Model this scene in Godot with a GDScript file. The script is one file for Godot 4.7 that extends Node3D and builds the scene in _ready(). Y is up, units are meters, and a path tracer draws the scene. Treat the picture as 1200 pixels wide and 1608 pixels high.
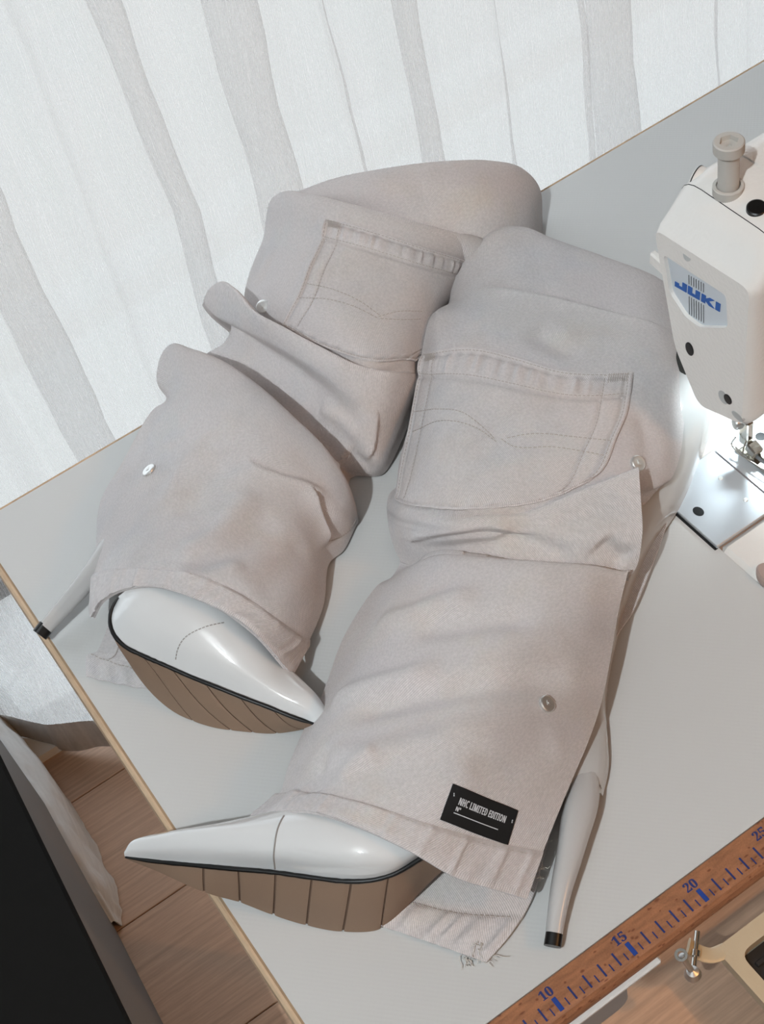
extends Node3D
# Shapes are given in centimetres (x along the table, y up from the table top, z towards the user) and committed in metres.

const CM := 0.01
var M := {}
var rng := RandomNumberGenerator.new()
var fine := FastNoiseLite.new()

# ---------------------------------------------------------------- mesh helpers
class Soup:
	var v := PackedVector3Array()
	var n := PackedVector3Array()
	var t := PackedVector2Array()
	var c := PackedColorArray()
	var i := PackedInt32Array()
	func tri(a: Vector3, b: Vector3, d: Vector3) -> void:      # a, b, d anticlockwise seen from outside
		var nn := (b - a).cross(d - a).normalized()
		var k := v.size()
		for p in [a, b, d]:
			v.append(p); n.append(nn); t.append(Vector2(p.x, p.z) * 0.1); c.append(Color.WHITE)
		i.append_array([k, k + 2, k + 1])
	func quad(a: Vector3, b: Vector3, d: Vector3, e: Vector3) -> void:
		tri(a, b, d); tri(a, d, e)
	# nu columns by nv rows; the normal is (along u) x (along v), or its opposite
	func grid(p: PackedVector3Array, nu: int, nv: int, size: Vector2, flip := false, wrap := false, tints := PackedColorArray(), uvs := PackedVector2Array()) -> void:
		var k := v.size()
		for r in nv:
			for q in nu:
				var q0 := maxi(q - 1, 0)
				var q1 := mini(q + 1, nu - 1)
				if wrap and (q == 0 or q == nu - 1):
					q0 = nu - 2
					q1 = 1
				var du := p[r * nu + q1] - p[r * nu + q0]
				var dv := p[mini(r + 1, nv - 1) * nu + q] - p[maxi(r - 1, 0) * nu + q]
				var nn := du.cross(dv)
				if nn.length_squared() < 1e-12:
					var rr := clampi(r, 1, nv - 2) if nv > 2 else r
					var qq := clampi(q, 1, nu - 2) if nu > 2 else q
					nn = (p[rr * nu + mini(qq + 1, nu - 1)] - p[rr * nu + maxi(qq - 1, 0)]).cross(p[mini(rr + 1, nv - 1) * nu + qq] - p[maxi(rr - 1, 0) * nu + qq])
				nn = nn.normalized()
				v.append(p[r * nu + q]); n.append(-nn if flip else nn)
				t.append(uvs[r * nu + q] if uvs.size() else Vector2(size.x * q / (nu - 1), size.y * r / (nv - 1)))
				c.append(tints[r * nu + q] if tints.size() else Color.WHITE)
		for r in nv - 1:
			for q in nu - 1:
				var a := k + r * nu + q
				if flip:
					i.append_array([a, a + 1, a + nu + 1, a, a + nu + 1, a + nu])
				else:
					i.append_array([a, a + nu + 1, a + 1, a, a + nu, a + nu + 1])
	# a sheet of that thickness with closed rims; p is its outer side
	func shell(p: PackedVector3Array, nu: int, nv: int, size: Vector2, thick: float, flip := false, tints := PackedColorArray(), uvs := PackedVector2Array()) -> void:
		var k := v.size()
		grid(p, nu, nv, size, flip, false, tints, uvs)
		var low := PackedVector3Array()
		for q in nu * nv:
			low.append(p[q] - n[k + q] * thick)
		grid(low, nu, nv, size, not flip, false, tints, uvs)
		var top := []
		for q in nu: top.append(q)
		rim(p, low, top, flip, size)
		var bottom := []
		for q in nu: bottom.append((nv - 1) * nu + nu - 1 - q)
		rim(p, low, bottom, flip, size)
		var right := []
		for r in nv: right.append(r * nu + nu - 1)
		rim(p, low, right, flip, size)
		var left := []
		for r in nv: left.append((nv - 1 - r) * nu)
		rim(p, low, left, flip, size)
	func rim(p: PackedVector3Array, low: PackedVector3Array, at: Array, flip: bool, size: Vector2) -> void:
		var two := PackedVector3Array()
		for q in at: two.append(p[q])
		for q in at: two.append(low[q])
		grid(two, at.size(), 2, Vector2(size.x, 0.1), not flip)
	func box(mid: Vector3, size: Vector3, turn := Basis()) -> void:
		var h := size / 2.0
		var k := []
		for s in [[-1, -1, -1], [1, -1, -1], [1, 1, -1], [-1, 1, -1], [-1, -1, 1], [1, -1, 1], [1, 1, 1], [-1, 1, 1]]:
			k.append(mid + turn * (Vector3(s[0], s[1], s[2]) * h))
		for f in [[4, 5, 6, 7], [1, 0, 3, 2], [5, 1, 2, 6], [0, 4, 7, 3], [7, 6, 2, 3], [0, 1, 5, 4]]:
			quad(k[f[0]], k[f[1]], k[f[2]], k[f[3]])
	# a box whose edges are cut off by b
	func bevel_box(mid: Vector3, size: Vector3, b: float, turn := Basis()) -> void:
		var h := size / 2.0
		var k := {}
		for sx in [-1, 1]:
			for sy in [-1, 1]:
				for sz in [-1, 1]:
					for ax in 3:
						var p := Vector3(sx * h.x, sy * h.y, sz * h.z)
						for o in 3:
							if o != ax:
								p[o] -= b * [sx, sy, sz][o]
						k[[sx, sy, sz, ax]] = mid + turn * p
		for ax in 3:
			var a1 := (ax + 1) % 3
			var a2 := (ax + 2) % 3
			for s in [-1, 1]:
				var f := []
				for c2 in [[-1, -1], [1, -1], [1, 1], [-1, 1]]:
					var g := [0, 0, 0]
					g[ax] = s; g[a1] = c2[0]; g[a2] = c2[1]
					f.append(k[[g[0], g[1], g[2], ax]])
				if s > 0: quad(f[0], f[1], f[2], f[3])
				else: quad(f[3], f[2], f[1], f[0])
			for s1 in [-1, 1]:
				for s2 in [-1, 1]:
					var e := []
					for w in [[-1, a1], [1, a1], [1, a2], [-1, a2]]:
						var g := [0, 0, 0]
						g[ax] = w[0]; g[a1] = s1; g[a2] = s2
						e.append(k[[g[0], g[1], g[2], w[1]]])
					if s1 * s2 > 0: quad(e[3], e[2], e[1], e[0])
					else: quad(e[0], e[1], e[2], e[3])
		for sx in [-1, 1]:
			for sy in [-1, 1]:
				for sz in [-1, 1]:
					if sx * sy * sz > 0: tri(k[[sx, sy, sz, 0]], k[[sx, sy, sz, 1]], k[[sx, sy, sz, 2]])
					else: tri(k[[sx, sy, sz, 2]], k[[sx, sy, sz, 1]], k[[sx, sy, sz, 0]])
	# a swept round or squarish bar through points; radii one per point (Vector2 for flat bars)
	func tube(at: Array, radii: Array, sides := 10, square := 2.0, up := Vector3.UP, caps := true) -> void:
		var p := PackedVector3Array()
		var ends := [[], []]
		for q in at.size():
			var d: Vector3 = (at[mini(q + 1, at.size() - 1)] - at[maxi(q - 1, 0)]).normalized()
			var s := d.cross(up)
			s = d.cross(Vector3.RIGHT).normalized() if s.length() < 0.05 else s.normalized()
			var w := s.cross(d).normalized()
			var rr: Variant = radii[mini(q, radii.size() - 1)]
			var ab: Vector2 = rr if rr is Vector2 else Vector2(rr, rr)
			for j in sides + 1:
				var a := TAU * (j % sides) / sides
				var cs := cos(a)
				var sn := sin(a)
				var m := pow(pow(absf(cs), square) + pow(absf(sn), square), -1.0 / square)
				var o: Vector3 = at[q] + (s * cs * ab.x + w * sn * ab.y) * m
				p.append(o)
				if j < sides:
					if q == 0: ends[0].append(o)
					if q == at.size() - 1: ends[1].append(o)
		grid(p, sides + 1, at.size(), Vector2(1, at.size()), true, true)
		if caps:
			for q in sides:
				tri(at[0], ends[0][q], ends[0][(q + 1) % sides])
				tri(at[-1], ends[1][(q + 1) % sides], ends[1][q])
	# a turned shape: profile of (radius, height) from below to above
	func lathe(base: Vector3, axis: Vector3, profile: Array, sides := 24, stretch := Vector2(1, 1), ribs := 0, deep := 0.0) -> void:
		var w := axis.normalized()
		var s := w.cross(Vector3.RIGHT if absf(w.x) < 0.8 else Vector3.FORWARD).normalized()
		var u := w.cross(s)
		for k in profile.size() - 1:                              # each band on its own, so that its edges stay crisp
			var p := PackedVector3Array()
			for e in [profile[k], profile[k + 1]]:
				for j in sides + 1:
					var a := TAU * (j % sides) / sides
					var rad: float = e.x - (deep if ribs and (j % 2) else 0.0)
					p.append(base + w * e.y + (s * cos(a) * stretch.x + u * sin(a) * stretch.y) * rad)
			grid(p, sides + 1, 2, Vector2(1, 1), false, true)
	func poly(pts: PackedVector3Array, out: Vector3) -> void:     # a flat face
		var x := (pts[1] - pts[0]).normalized()
		var y := out.cross(x).normalized()
		var flat := PackedVector2Array()
		for p in pts: flat.append(Vector2((p - pts[0]).dot(x), (p - pts[0]).dot(y)))
		var f := Geometry2D.triangulate_polygon(flat)
		for k in f.size() / 3:
			var a := pts[f[k * 3]]
			var b := pts[f[k * 3 + 1]]
			var d := pts[f[k * 3 + 2]]
			if (b - a).cross(d - a).dot(out) < 0: tri(a, d, b)
			else: tri(a, b, d)
	func prism(pts: PackedVector3Array, out: Vector3, deep: float) -> void:   # a flat face at pts + out * deep with walls down to pts
		var top := PackedVector3Array()
		var mid := Vector3.ZERO
		for p in pts:
			top.append(p + out * deep)
			mid += p / pts.size()
		poly(top, out)
		poly(pts, -out)
		var x := (pts[1] - pts[0]).normalized()
		var y := out.cross(x)
		var area := 0.0
		for k in pts.size():
			var a := pts[k] - mid
			var b := pts[(k + 1) % pts.size()] - mid
			area += a.dot(x) * b.dot(y) - a.dot(y) * b.dot(x)
		for k in pts.size():
			var a := pts[k]
			var b := pts[(k + 1) % pts.size()]
			if area > 0: quad(a, b, b + out * deep, a + out * deep)
			else: quad(b, a, a + out * deep, b + out * deep)

func build(called: String, s: Soup, m: Material, parent: Node, base := Vector3.ZERO) -> MeshInstance3D:
	var a := []
	a.resize(Mesh.ARRAY_MAX)
	var p := PackedVector3Array()
	for q in s.v: p.append((q - base) * CM)
	a[Mesh.ARRAY_VERTEX] = p
	a[Mesh.ARRAY_NORMAL] = s.n
	a[Mesh.ARRAY_TEX_UV] = s.t
	a[Mesh.ARRAY_COLOR] = s.c
	a[Mesh.ARRAY_INDEX] = s.i
	var mesh := ArrayMesh.new()
	mesh.add_surface_from_arrays(Mesh.PRIMITIVE_TRIANGLES, a)
	mesh.surface_set_material(0, m)
	var o := MeshInstance3D.new()
	o.name = called
	o.mesh = mesh
	parent.add_child(o, true)
	if parent == self: o.position = base * CM
	return o

func thing(called: String, label: String, category: String, base: Vector3, group := "") -> Node3D:
	var o := Node3D.new()
	o.name = called
	add_child(o, true)
	o.position = base * CM
	return tag(o, label, category, group)

func tag(o: Node3D, label: String, category: String, group := "") -> Node3D:
	o.set_meta("label", label)
	o.set_meta("category", category)
	if group: o.set_meta("group", group)
	return o

func structure(o: Node3D) -> Node3D:
	o.set_meta("kind", "structure")
	return o

# ---------------------------------------------------------------- cloth nets
# Rows of control points; a smooth curve runs along each row and across the rows.
static func hermite(p: Array, t: Array, x: float) -> Variant:
	var n := p.size()
	var k := 0
	while k < n - 2 and t[k + 1] <= x: k += 1
	var h: float = t[k + 1] - t[k]
	var s: float = (x - t[k]) / h
	var sl = (p[k + 1] - p[k]) / h
	var m0 = sl
	var m1 = sl
	if k > 0:
		var g: float = t[k] - t[k - 1]
		m0 = ((p[k] - p[k - 1]) / g * h + sl * g) / (g + h)
	if k < n - 2:
		var g: float = t[k + 2] - t[k + 1]
		m1 = ((p[k + 2] - p[k + 1]) / g * h + sl * g) / (g + h)
	var s2 := s * s
	var s3 := s2 * s
	return p[k] * (2 * s3 - 3 * s2 + 1) + m0 * ((s3 - 2 * s2 + s) * h) + p[k + 1] * (3 * s2 - 2 * s3) + m1 * ((s3 - s2) * h)

static func row_of(flat: Array, count: int) -> Array:
	var p := []
	for k in flat.size() / 3: p.append(Vector3(flat[k * 3], flat[k * 3 + 1], flat[k * 3 + 2]))
	return even(p, count)

static func even(p: Array, count: int) -> Array:
	var t := [0.0]
	for k in range(1, p.size()): t.append(t[-1] + maxf(0.001, (p[k] - p[k - 1]).length()))
	var out := []
	for q in count: out.append(hermite(p, t, t[-1] * q / (count - 1)))
	return out

class Net:
	var g := PackedVector3Array()
	var n := PackedVector3Array()
	var nu := 0
	var nv := 0
	var size := Vector2.ONE
	var uv := PackedVector2Array()
	# the weave keeps its scale: lengths along the rows and down the middle; sign turns the twill over
	func weave(sign: float, turn_at := 2.0) -> PackedVector2Array:
		var out := PackedVector2Array()
		out.resize(nu * nv)
		var y := 0.0
		var mid := nu / 2
		for r in nv:
			if r > 0: y += (g[r * nu + mid] - g[(r - 1) * nu + mid]).length()
			var sg := sign if float(r) / nv < turn_at else -sign
			var x := 0.0
			for q in range(mid, nu):
				if q > mid: x += (g[r * nu + q] - g[r * nu + q - 1]).length()
				out[r * nu + q] = Vector2(x * sg, y)
			x = 0.0
			for q in range(mid - 1, -1, -1):
				x -= (g[r * nu + q] - g[r * nu + q + 1]).length()
				out[r * nu + q] = Vector2(x * sg, y)
		return out
	func at(q: Vector2) -> Vector3: return mix(g, q)
	func up(q: Vector2) -> Vector3: return mix(n, q).normalized()
	func mix(a: PackedVector3Array, q: Vector2) -> Vector3:
		var x := clampf(q.x, 0, 1) * (nu - 1)
		var y := clampf(q.y, 0, 1) * (nv - 1)
		var i := mini(int(x), nu - 2)
		var j := mini(int(y), nv - 2)
		var k := j * nu + i
		return a[k].lerp(a[k + 1], x - i).lerp(a[k + nu].lerp(a[k + nu + 1], x - i), y - j)
	func normals(flip: bool) -> void:
		var s := Soup.new()
		s.grid(g, nu, nv, Vector2.ONE, flip)
		n = s.n
	func measure() -> void:
		var w := 0.0
		var h := 0.0
		for r in range(0, nv, 8):
			for q in nu - 1: w += (g[r * nu + q + 1] - g[r * nu + q]).length()
		w /= ceilf(nv / 8.0)
		for r in nv - 1: h += (g[(r + 1) * nu + nu / 2] - g[r * nu + nu / 2]).length()
		size = Vector2(w, h)

func net(rows: Array, nu: int, nv: int, flip := true) -> Net:
	var o := Net.new()
	o.nu = nu
	o.nv = nv
	var d := []
	for r in rows: d.append(row_of(r, nu))
	var t := [0.0]
	for k in range(1, d.size()):
		var m := 0.0
		for q in nu: m += (d[k][q] - d[k - 1][q]).length() / nu
		t.append(t[-1] + sqrt(m))
	o.g.resize(nu * nv)
	for q in nu:
		var col := []
		for k in d.size(): col.append(d[k][q])
		for r in nv: o.g[r * nu + q] = hermite(col, t, t[-1] * r / (nv - 1))
	o.normals(flip)
	o.measure()
	return o

# pushes the cloth out (or in) along a line: a rounded ridge, or a lip on one side of it
func crease(o: Net, line: Array, amp: float, wide: float, side := 0) -> void:
	var p := []
	for k in line.size(): p.append(o.at(line[k]))
	p = even(p, maxi(9, line.size() * 3))
	var mid := Vector3.ZERO
	for q in p: mid += q / p.size()
	var reach := wide * 3.2
	for q in p: reach = maxf(reach, (q - mid).length() + wide * 3.2)
	for k in o.g.size():
		var x := o.g[k]
		if (x - mid).length_squared() > reach * reach: continue
		var best := 1e9
		var sign := 1.0
		var along := 0.0
		for j in p.size() - 1:
			var a: Vector3 = p[j]
			var ab: Vector3 = p[j + 1] - a
			var s := clampf((x - a).dot(ab) / ab.length_squared(), 0, 1)
			var e := x - a - ab * s
			var dd := e.length()
			if dd < best:
				best = dd
				sign = ab.cross(e).dot(o.n[k])
				along = (j + s) / (p.size() - 1)
		if best > wide * 3.2: continue
		var f := exp(-best * best / (wide * wide))
		if side != 0:
			var sd := best * signf(sign) * side
			f = smoothstep(-0.2, 0.2, sd) * exp(-best / wide)
		o.g[k] = x + o.n[k] * amp * f * smoothstep(0.0, 0.22, along) * smoothstep(0.0, 0.22, 1.0 - along)

# a sheet lying on a net: rows of (u, v), returns points and their normals
func patch(o: Net, rows: Array, nu: int, nv: int, lift: Callable) -> Net:
	var d := []
	for r in rows: d.append(even(r, nu))
	var t := []
	for k in d.size(): t.append(float(k))
	var out := Net.new()
	out.nu = nu
	out.nv = nv
	for r in nv:
		for q in nu:
			var col := []
			for k in d.size(): col.append(d[k][q])
			var uv: Vector2 = hermite(col, t, t[-1] * r / (nv - 1))
			out.g.append(o.at(uv) + o.up(uv) * float(lift.call(float(q) / (nu - 1), float(r) / (nv - 1))))
	out.normals(true)
	out.measure()
	return out

# rows of short threads along a path of (u, v) on a net
func stitches(s: Soup, o: Net, path: Array, step := 0.30, length := 0.20, thick := 0.035, lift := 0.03) -> void:
	var p := []
	for q in even(path, maxi(path.size() * 12, 40)): p.append([o.at(q), o.up(q)])
	var walked := 0.0
	var next := step * 0.5
	for k in p.size() - 1:
		var a: Vector3 = p[k][0]
		var b: Vector3 = p[k + 1][0]
		var l := (b - a).length()
		while next < walked + l:
			var f := (next - walked) / l
			var d := (b - a).normalized()
			var up: Vector3 = p[k][1]
			var m := a.lerp(b, f) + up * lift
			s.box(m, Vector3(length, thick, thick * 1.6), Basis(d, up, d.cross(up)).orthonormalized())
			next += step
		walked += l

func tinted(o: Net, seed_: int) -> PackedColorArray:              # uneven wash of the dyed cloth
	var out := PackedColorArray()
	fine.seed = seed_
	fine.frequency = 0.11
	for p in o.g:
		var a := fine.get_noise_3d(p.x, p.y, p.z)
		var b := fine.get_noise_3d(p.x * 1.3 + 50, p.y, p.z * 1.3)
		var c := fine.get_noise_3d(p.x * 4, p.y * 4, p.z * 4 + 90)
		out.append(Color(1.0 + 0.065 * a + 0.07 * b + 0.06 * c, 1.0 + 0.07 * b + 0.06 * c, 1.0 - 0.06 * a + 0.09 * b + 0.06 * c))
	return out

# ---------------------------------------------------------------- materials
func plain(color: Color, rough: float, metal := 0.0) -> StandardMaterial3D:
	var m := StandardMaterial3D.new()
	m.albedo_color = color
	m.roughness = rough
	m.metallic = metal
	return m

func noise_tex(freq: float, size: int, lo: Color, hi: Color, octaves := 4, kind := FastNoiseLite.TYPE_SIMPLEX_SMOOTH, seed_ := 3) -> NoiseTexture2D:
	var nz := FastNoiseLite.new()
	nz.noise_type = kind
	nz.frequency = freq
	nz.fractal_octaves = octaves
	nz.seed = seed_
	var t := NoiseTexture2D.new()
	t.width = size
	t.height = size
	t.seamless = true
	t.noise = nz
	var g := Gradient.new()
	g.set_color(0, lo)
	g.set_color(1, hi)
	t.color_ramp = g
	return t

func streaks(w: int, h: int, base: Color, spread: float, long: float, seed_: int, across := 0.0, cover := 1.0) -> ImageTexture:   # threads or grain along v
	var im := Image.create(w, h, false, Image.FORMAT_RGBA8)
	var nz := FastNoiseLite.new()
	nz.seed = seed_
	nz.frequency = 0.08
	nz.fractal_octaves = 4
	var nz2 := FastNoiseLite.new()
	nz2.seed = seed_ + 1
	nz2.frequency = 0.35
	for y in h:
		var fy := float(y) / h
		for x in w:
			var a := nz.get_noise_2d(x * 1.6, y / long)
			var a2 := nz.get_noise_2d(x * 1.6, (y - h) / long)
			var b := nz2.get_noise_2d(x, y / long * 2.0)
			var b2 := nz2.get_noise_2d(x, (y - h) / long * 2.0)
			var d := 1.0 + spread * (lerpf(a, a2, fy) * 1.4 + lerpf(b, b2, fy) * 0.7 + across * nz2.get_noise_2d(x / long * 2.0, y))
			var open := cover if cover == 1.0 else clampf(cover * (0.93 + 2.0 * (d - 1.0) + 7.0 * maxf(0.0, d - 1.05)), 0.05, 0.92)   # thick threads let less light through
			im.set_pixel(x, y, Color(base.r * d, base.g * d, base.b * d, open))
	return ImageTexture.create_from_image(im)

func twill(mirror: bool) -> Array:
	var w := 512
	var im := Image.create(w, w, false, Image.FORMAT_RGB8)
	var hi := Image.create(w, w, false, Image.FORMAT_L8)
	var nz := FastNoiseLite.new()
	nz.seed = 8
	nz.frequency = 0.5
	var nz2 := FastNoiseLite.new()
	nz2.seed = 9
	nz2.frequency = 0.03
	for y in w:
		for x in w:
			var xx := x if not mirror else w - 1 - x
			var ph := fposmod((xx + y) / 16.0, 1.0)
			var rib := 0.5 - 0.5 * cos(TAU * ph)
			var thread := 0.5 - 0.5 * cos(TAU * y / 8.0)
			var g := nz.get_noise_2d(x, y)
			var d := 0.87 + 0.12 * rib * (0.75 + 0.5 * nz2.get_noise_2d(x * 2.0, y * 2.0)) + 0.03 * thread * rib + 0.09 * g + 0.05 * nz2.get_noise_2d(x, y)
			im.set_pixel(x, y, Color(0.978 * d, 0.962 * d, 0.957 * d))
			hi.set_pixel(x, y, Color(rib * 0.75 + 0.15 * thread + 0.1 * g, 0, 0))
	return [ImageTexture.create_from_image(im), ImageTexture.create_from_image(hi)]

func denim(mirror: bool) -> StandardMaterial3D:
	var k := twill(mirror)
	var m := plain(Color(0.897, 0.880, 0.875), 0.92)
	m.albedo_texture = k[0]
	m.heightmap_enabled = true
	m.heightmap_texture = k[1]
	m.heightmap_scale = 0.02
	m.uv1_scale = Vector3(1.0 / 4.3, 1.0 / 4.3, 1)
	m.vertex_color_use_as_albedo = true
	m.rim_enabled = true
	m.rim = 0.25
	m.rim_tint = 0.6
	return m

func materials() -> void:
	M.denim = denim(false)
	M.lining = plain(Color(0.27, 0.265, 0.25), 0.95)
	M.lining.albedo_texture = noise_tex(0.3, 128, Color(0.6, 0.6, 0.6), Color(1, 1, 1))
	M.thread = plain(Color(0.69, 0.65, 0.62), 0.9)
	M.white_thread = plain(Color(0.82, 0.80, 0.77), 0.9)
	M.patent = plain(Color(0.86, 0.86, 0.855), 0.07)
	M.patent.clearcoat_enabled = true
	M.patent.clearcoat = 0.6
	M.patent.clearcoat_roughness = 0.02
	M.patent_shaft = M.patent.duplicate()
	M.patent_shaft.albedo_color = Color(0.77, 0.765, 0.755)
	M.seam = plain(Color(0.60, 0.58, 0.56), 0.5)
	M.welt = plain(Color(0.05, 0.048, 0.046), 0.45)
	M.sole = plain(Color(0.565, 0.465, 0.385), 0.75)
	M.sole.albedo_texture = noise_tex(0.4, 256, Color(0.93, 0.93, 0.93), Color(1, 1, 1))
	M.sole.uv1_triplanar = true
	M.sole.uv1_scale = Vector3(30, 30, 30)
	M.groove = plain(Color(0.42, 0.33, 0.27), 0.85)
	M.heel = plain(Color(0.745, 0.735, 0.725), 0.12)
	M.heel.clearcoat_enabled = true
	M.tip = plain(Color(0.035, 0.035, 0.037), 0.35)
	M.silver = plain(Color(0.95, 0.95, 0.94), 0.40, 1.0)
	M.silver_dark = plain(Color(0.72, 0.72, 0.71), 0.35, 0.8)
	M.steel = plain(Color(0.84, 0.86, 0.88), 0.40, 0.7)
	M.chrome = plain(Color(0.80, 0.79, 0.76), 0.16, 1.0)
	M.brass = plain(Color(0.72, 0.66, 0.58), 0.3, 1.0)
	M.label = plain(Color(0.055, 0.055, 0.058), 0.85)
	M.label.albedo_texture = noise_tex(0.5, 128, Color(0.8, 0.8, 0.8), Color(1, 1, 1))
	M.label.uv1_scale = Vector3(3, 3, 1)
	M.print = plain(Color(0.80, 0.81, 0.82), 0.8)
	M.laminate = plain(Color(0.80, 0.797, 0.785), 0.42)
	var dots := Image.create(64, 64, false, Image.FORMAT_L8)
	for y in 64:
		for x in 64:
			dots.set_pixel(x, y, Color(0.5 + 0.5 * sin(TAU * x / 32.0) * sin(TAU * y / 32.0), 0, 0))
	M.laminate.heightmap_enabled = true
	M.laminate.heightmap_texture = ImageTexture.create_from_image(dots)
	M.laminate.heightmap_scale = 0.004
	M.laminate.uv1_triplanar = true
	M.laminate.uv1_world_triplanar = true
	M.laminate.uv1_scale = Vector3(140, 140, 140)
	M.edge = plain(Color(0.81, 0.70, 0.58), 0.6)
	M.edge.albedo_texture = streaks(64, 256, Color(0.96, 0.95, 0.94), 0.14, 14.0, 21)
	M.edge.uv1_triplanar = true
	M.edge.uv1_scale = Vector3(6, 6, 6)
	# beech with its dark flecks
	var beech := Image.create(1024, 512, false, Image.FORMAT_RGB8)
	var nz := FastNoiseLite.new()
	nz.seed = 31
	nz.frequency = 0.02
	nz.fractal_octaves = 5
	for y in 512:
		for x in 1024:
			var d := 1.0 + 0.16 * nz.get_noise_2d(x * 0.5, y * 2.4) + 0.08 * nz.get_noise_2d(x * 8.0, y * 8.0)
			beech.set_pixel(x, y, Color(0.66 * d, 0.455 * d, 0.325 * d))
	rng.seed = 5
	for k in 420:
		var cx := rng.randi_range(0, 1023)
		var cy := rng.randi_range(0, 511)
		var l := rng.randf_range(3, 11)
		var th := rng.randf_range(2, 5)
		for yy in range(-8, 9):
			for xx in range(-14, 15):
				var f := pow(xx / l, 2) + pow(yy / th, 2)
				if f < 1.0:
					var x := posmod(cx + xx, 1024)
					var y := posmod(cy + yy, 512)
					beech.set_pixel(x, y, beech.get_pixel(x, y).lerp(Color(0.42, 0.23, 0.15), 0.7 * (1.0 - f)))
	M.beech = plain(Color(0.93, 0.92, 0.91), 0.42)
	M.beech.albedo_texture = ImageTexture.create_from_image(beech)
	M.ink = plain(Color(0.13, 0.19, 0.42), 0.6)
	M.ink_big = plain(Color(0.10, 0.24, 0.55), 0.6)
	M.enamel = plain(Color(0.92, 0.90, 0.875), 0.26)
	var hammer := noise_tex(0.035, 512, Color.BLACK, Color.WHITE, 2, FastNoiseLite.TYPE_SIMPLEX_SMOOTH, 12)
	M.enamel.heightmap_enabled = true
	M.enamel.heightmap_texture = hammer
	M.enamel.heightmap_scale = 0.018
	M.enamel.uv1_triplanar = true
	M.enamel.uv1_scale = Vector3(14, 14, 14)
	M.badge = plain(Color(0.82, 0.845, 0.865), 0.4, 0.15)
	M.logo = plain(Color(0.13, 0.36, 0.66), 0.5)
	M.black = plain(Color(0.03, 0.03, 0.032), 0.4)
	M.rubber = plain(Color(0.06, 0.058, 0.056), 0.7)
	M.grey_cap = plain(Color(0.70, 0.70, 0.69), 0.4)
	M.printed = plain(Color(0.76, 0.74, 0.71), 0.62)
	M.printed.heightmap_enabled = true
	M.printed.heightmap_texture = noise_tex(0.02, 128, Color.BLACK, Color.WHITE, 1)
	M.printed.heightmap_scale = 0.01
	M.printed.uv1_triplanar = true
	M.printed.uv1_scale = Vector3(8, 90, 8)
	M.pink_tab = plain(Color(0.69, 0.60, 0.56), 0.4)
	M.linen = plain(Color(0.935, 0.925, 0.915), 0.95)
	M.linen.albedo_texture = streaks(1024, 1024, Color(0.965, 0.965, 0.965), 0.11, 14.0, 41, 0.3, 0.33)
	M.linen.transparency = BaseMaterial3D.TRANSPARENCY_ALPHA      # an open weave
	M.linen.backlight_enabled = true
	M.linen.backlight = Color(1, 1, 1)
	M.linen_hem = plain(Color(0.80, 0.785, 0.77), 0.95)
	M.linen_hem.albedo_texture = streaks(256, 512, Color(0.965, 0.965, 0.965), 0.06, 20.0, 43)
	M.linen_end = plain(Color(0.78, 0.78, 0.77), 0.95)
	M.linen_end.albedo_texture = M.linen_hem.albedo_texture
	M.cabinet_front = plain(Color(0.40, 0.40, 0.40), 0.6)
	M.cabinet_top = plain(Color(0.12, 0.115, 0.11), 0.95)
	M.cabinet_top.metallic_specular = 0.1
	M.wood_floor = []
	var grain := streaks(256, 1024, Color(0.95, 0.94, 0.93), 0.09, 30.0, 61)
	for k in 4:
		var f: float = [1.0, 0.93, 1.06, 0.97][k]
		var m := plain(Color(0.70 * f, 0.575 * f, 0.475 * f), 0.5)
		m.albedo_texture = grain
		M.wood_floor.append(m)
	M.joint = plain(Color(0.20, 0.15, 0.12), 0.9)
	M.wall = plain(Color(0.38, 0.37, 0.36), 0.9)
	M.ceiling = plain(Color(0.62, 0.61, 0.60), 0.9)
	M.frame = plain(Color(0.86, 0.86, 0.85), 0.5)
	M.glass = plain(Color(0.97, 0.98, 0.98, 0.05), 0.02)
	M.glass.transparency = BaseMaterial3D.TRANSPARENCY_ALPHA
	M.cast = plain(Color(0.70, 0.66, 0.57), 0.4)
	M.cast.heightmap_enabled = true
	M.cast.heightmap_texture = hammer
	M.cast.heightmap_scale = 0.02
	M.cast.uv1_triplanar = true
	M.cast.uv1_scale = Vector3(10, 10, 10)
	M.panel = plain(Color(0.60, 0.60, 0.60), 0.5)
	M.panel_lip = plain(Color(0.88, 0.88, 0.87), 0.4)
	M.leg = plain(Color(0.55, 0.55, 0.55), 0.4, 0.5)

func glow(color: Color, power: float) -> StandardMaterial3D:
	var m := plain(Color(0.9, 0.9, 0.9), 0.5)
	m.emission_enabled = true
	m.emission = color
	m.emission_energy_multiplier = power
	return m

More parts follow.
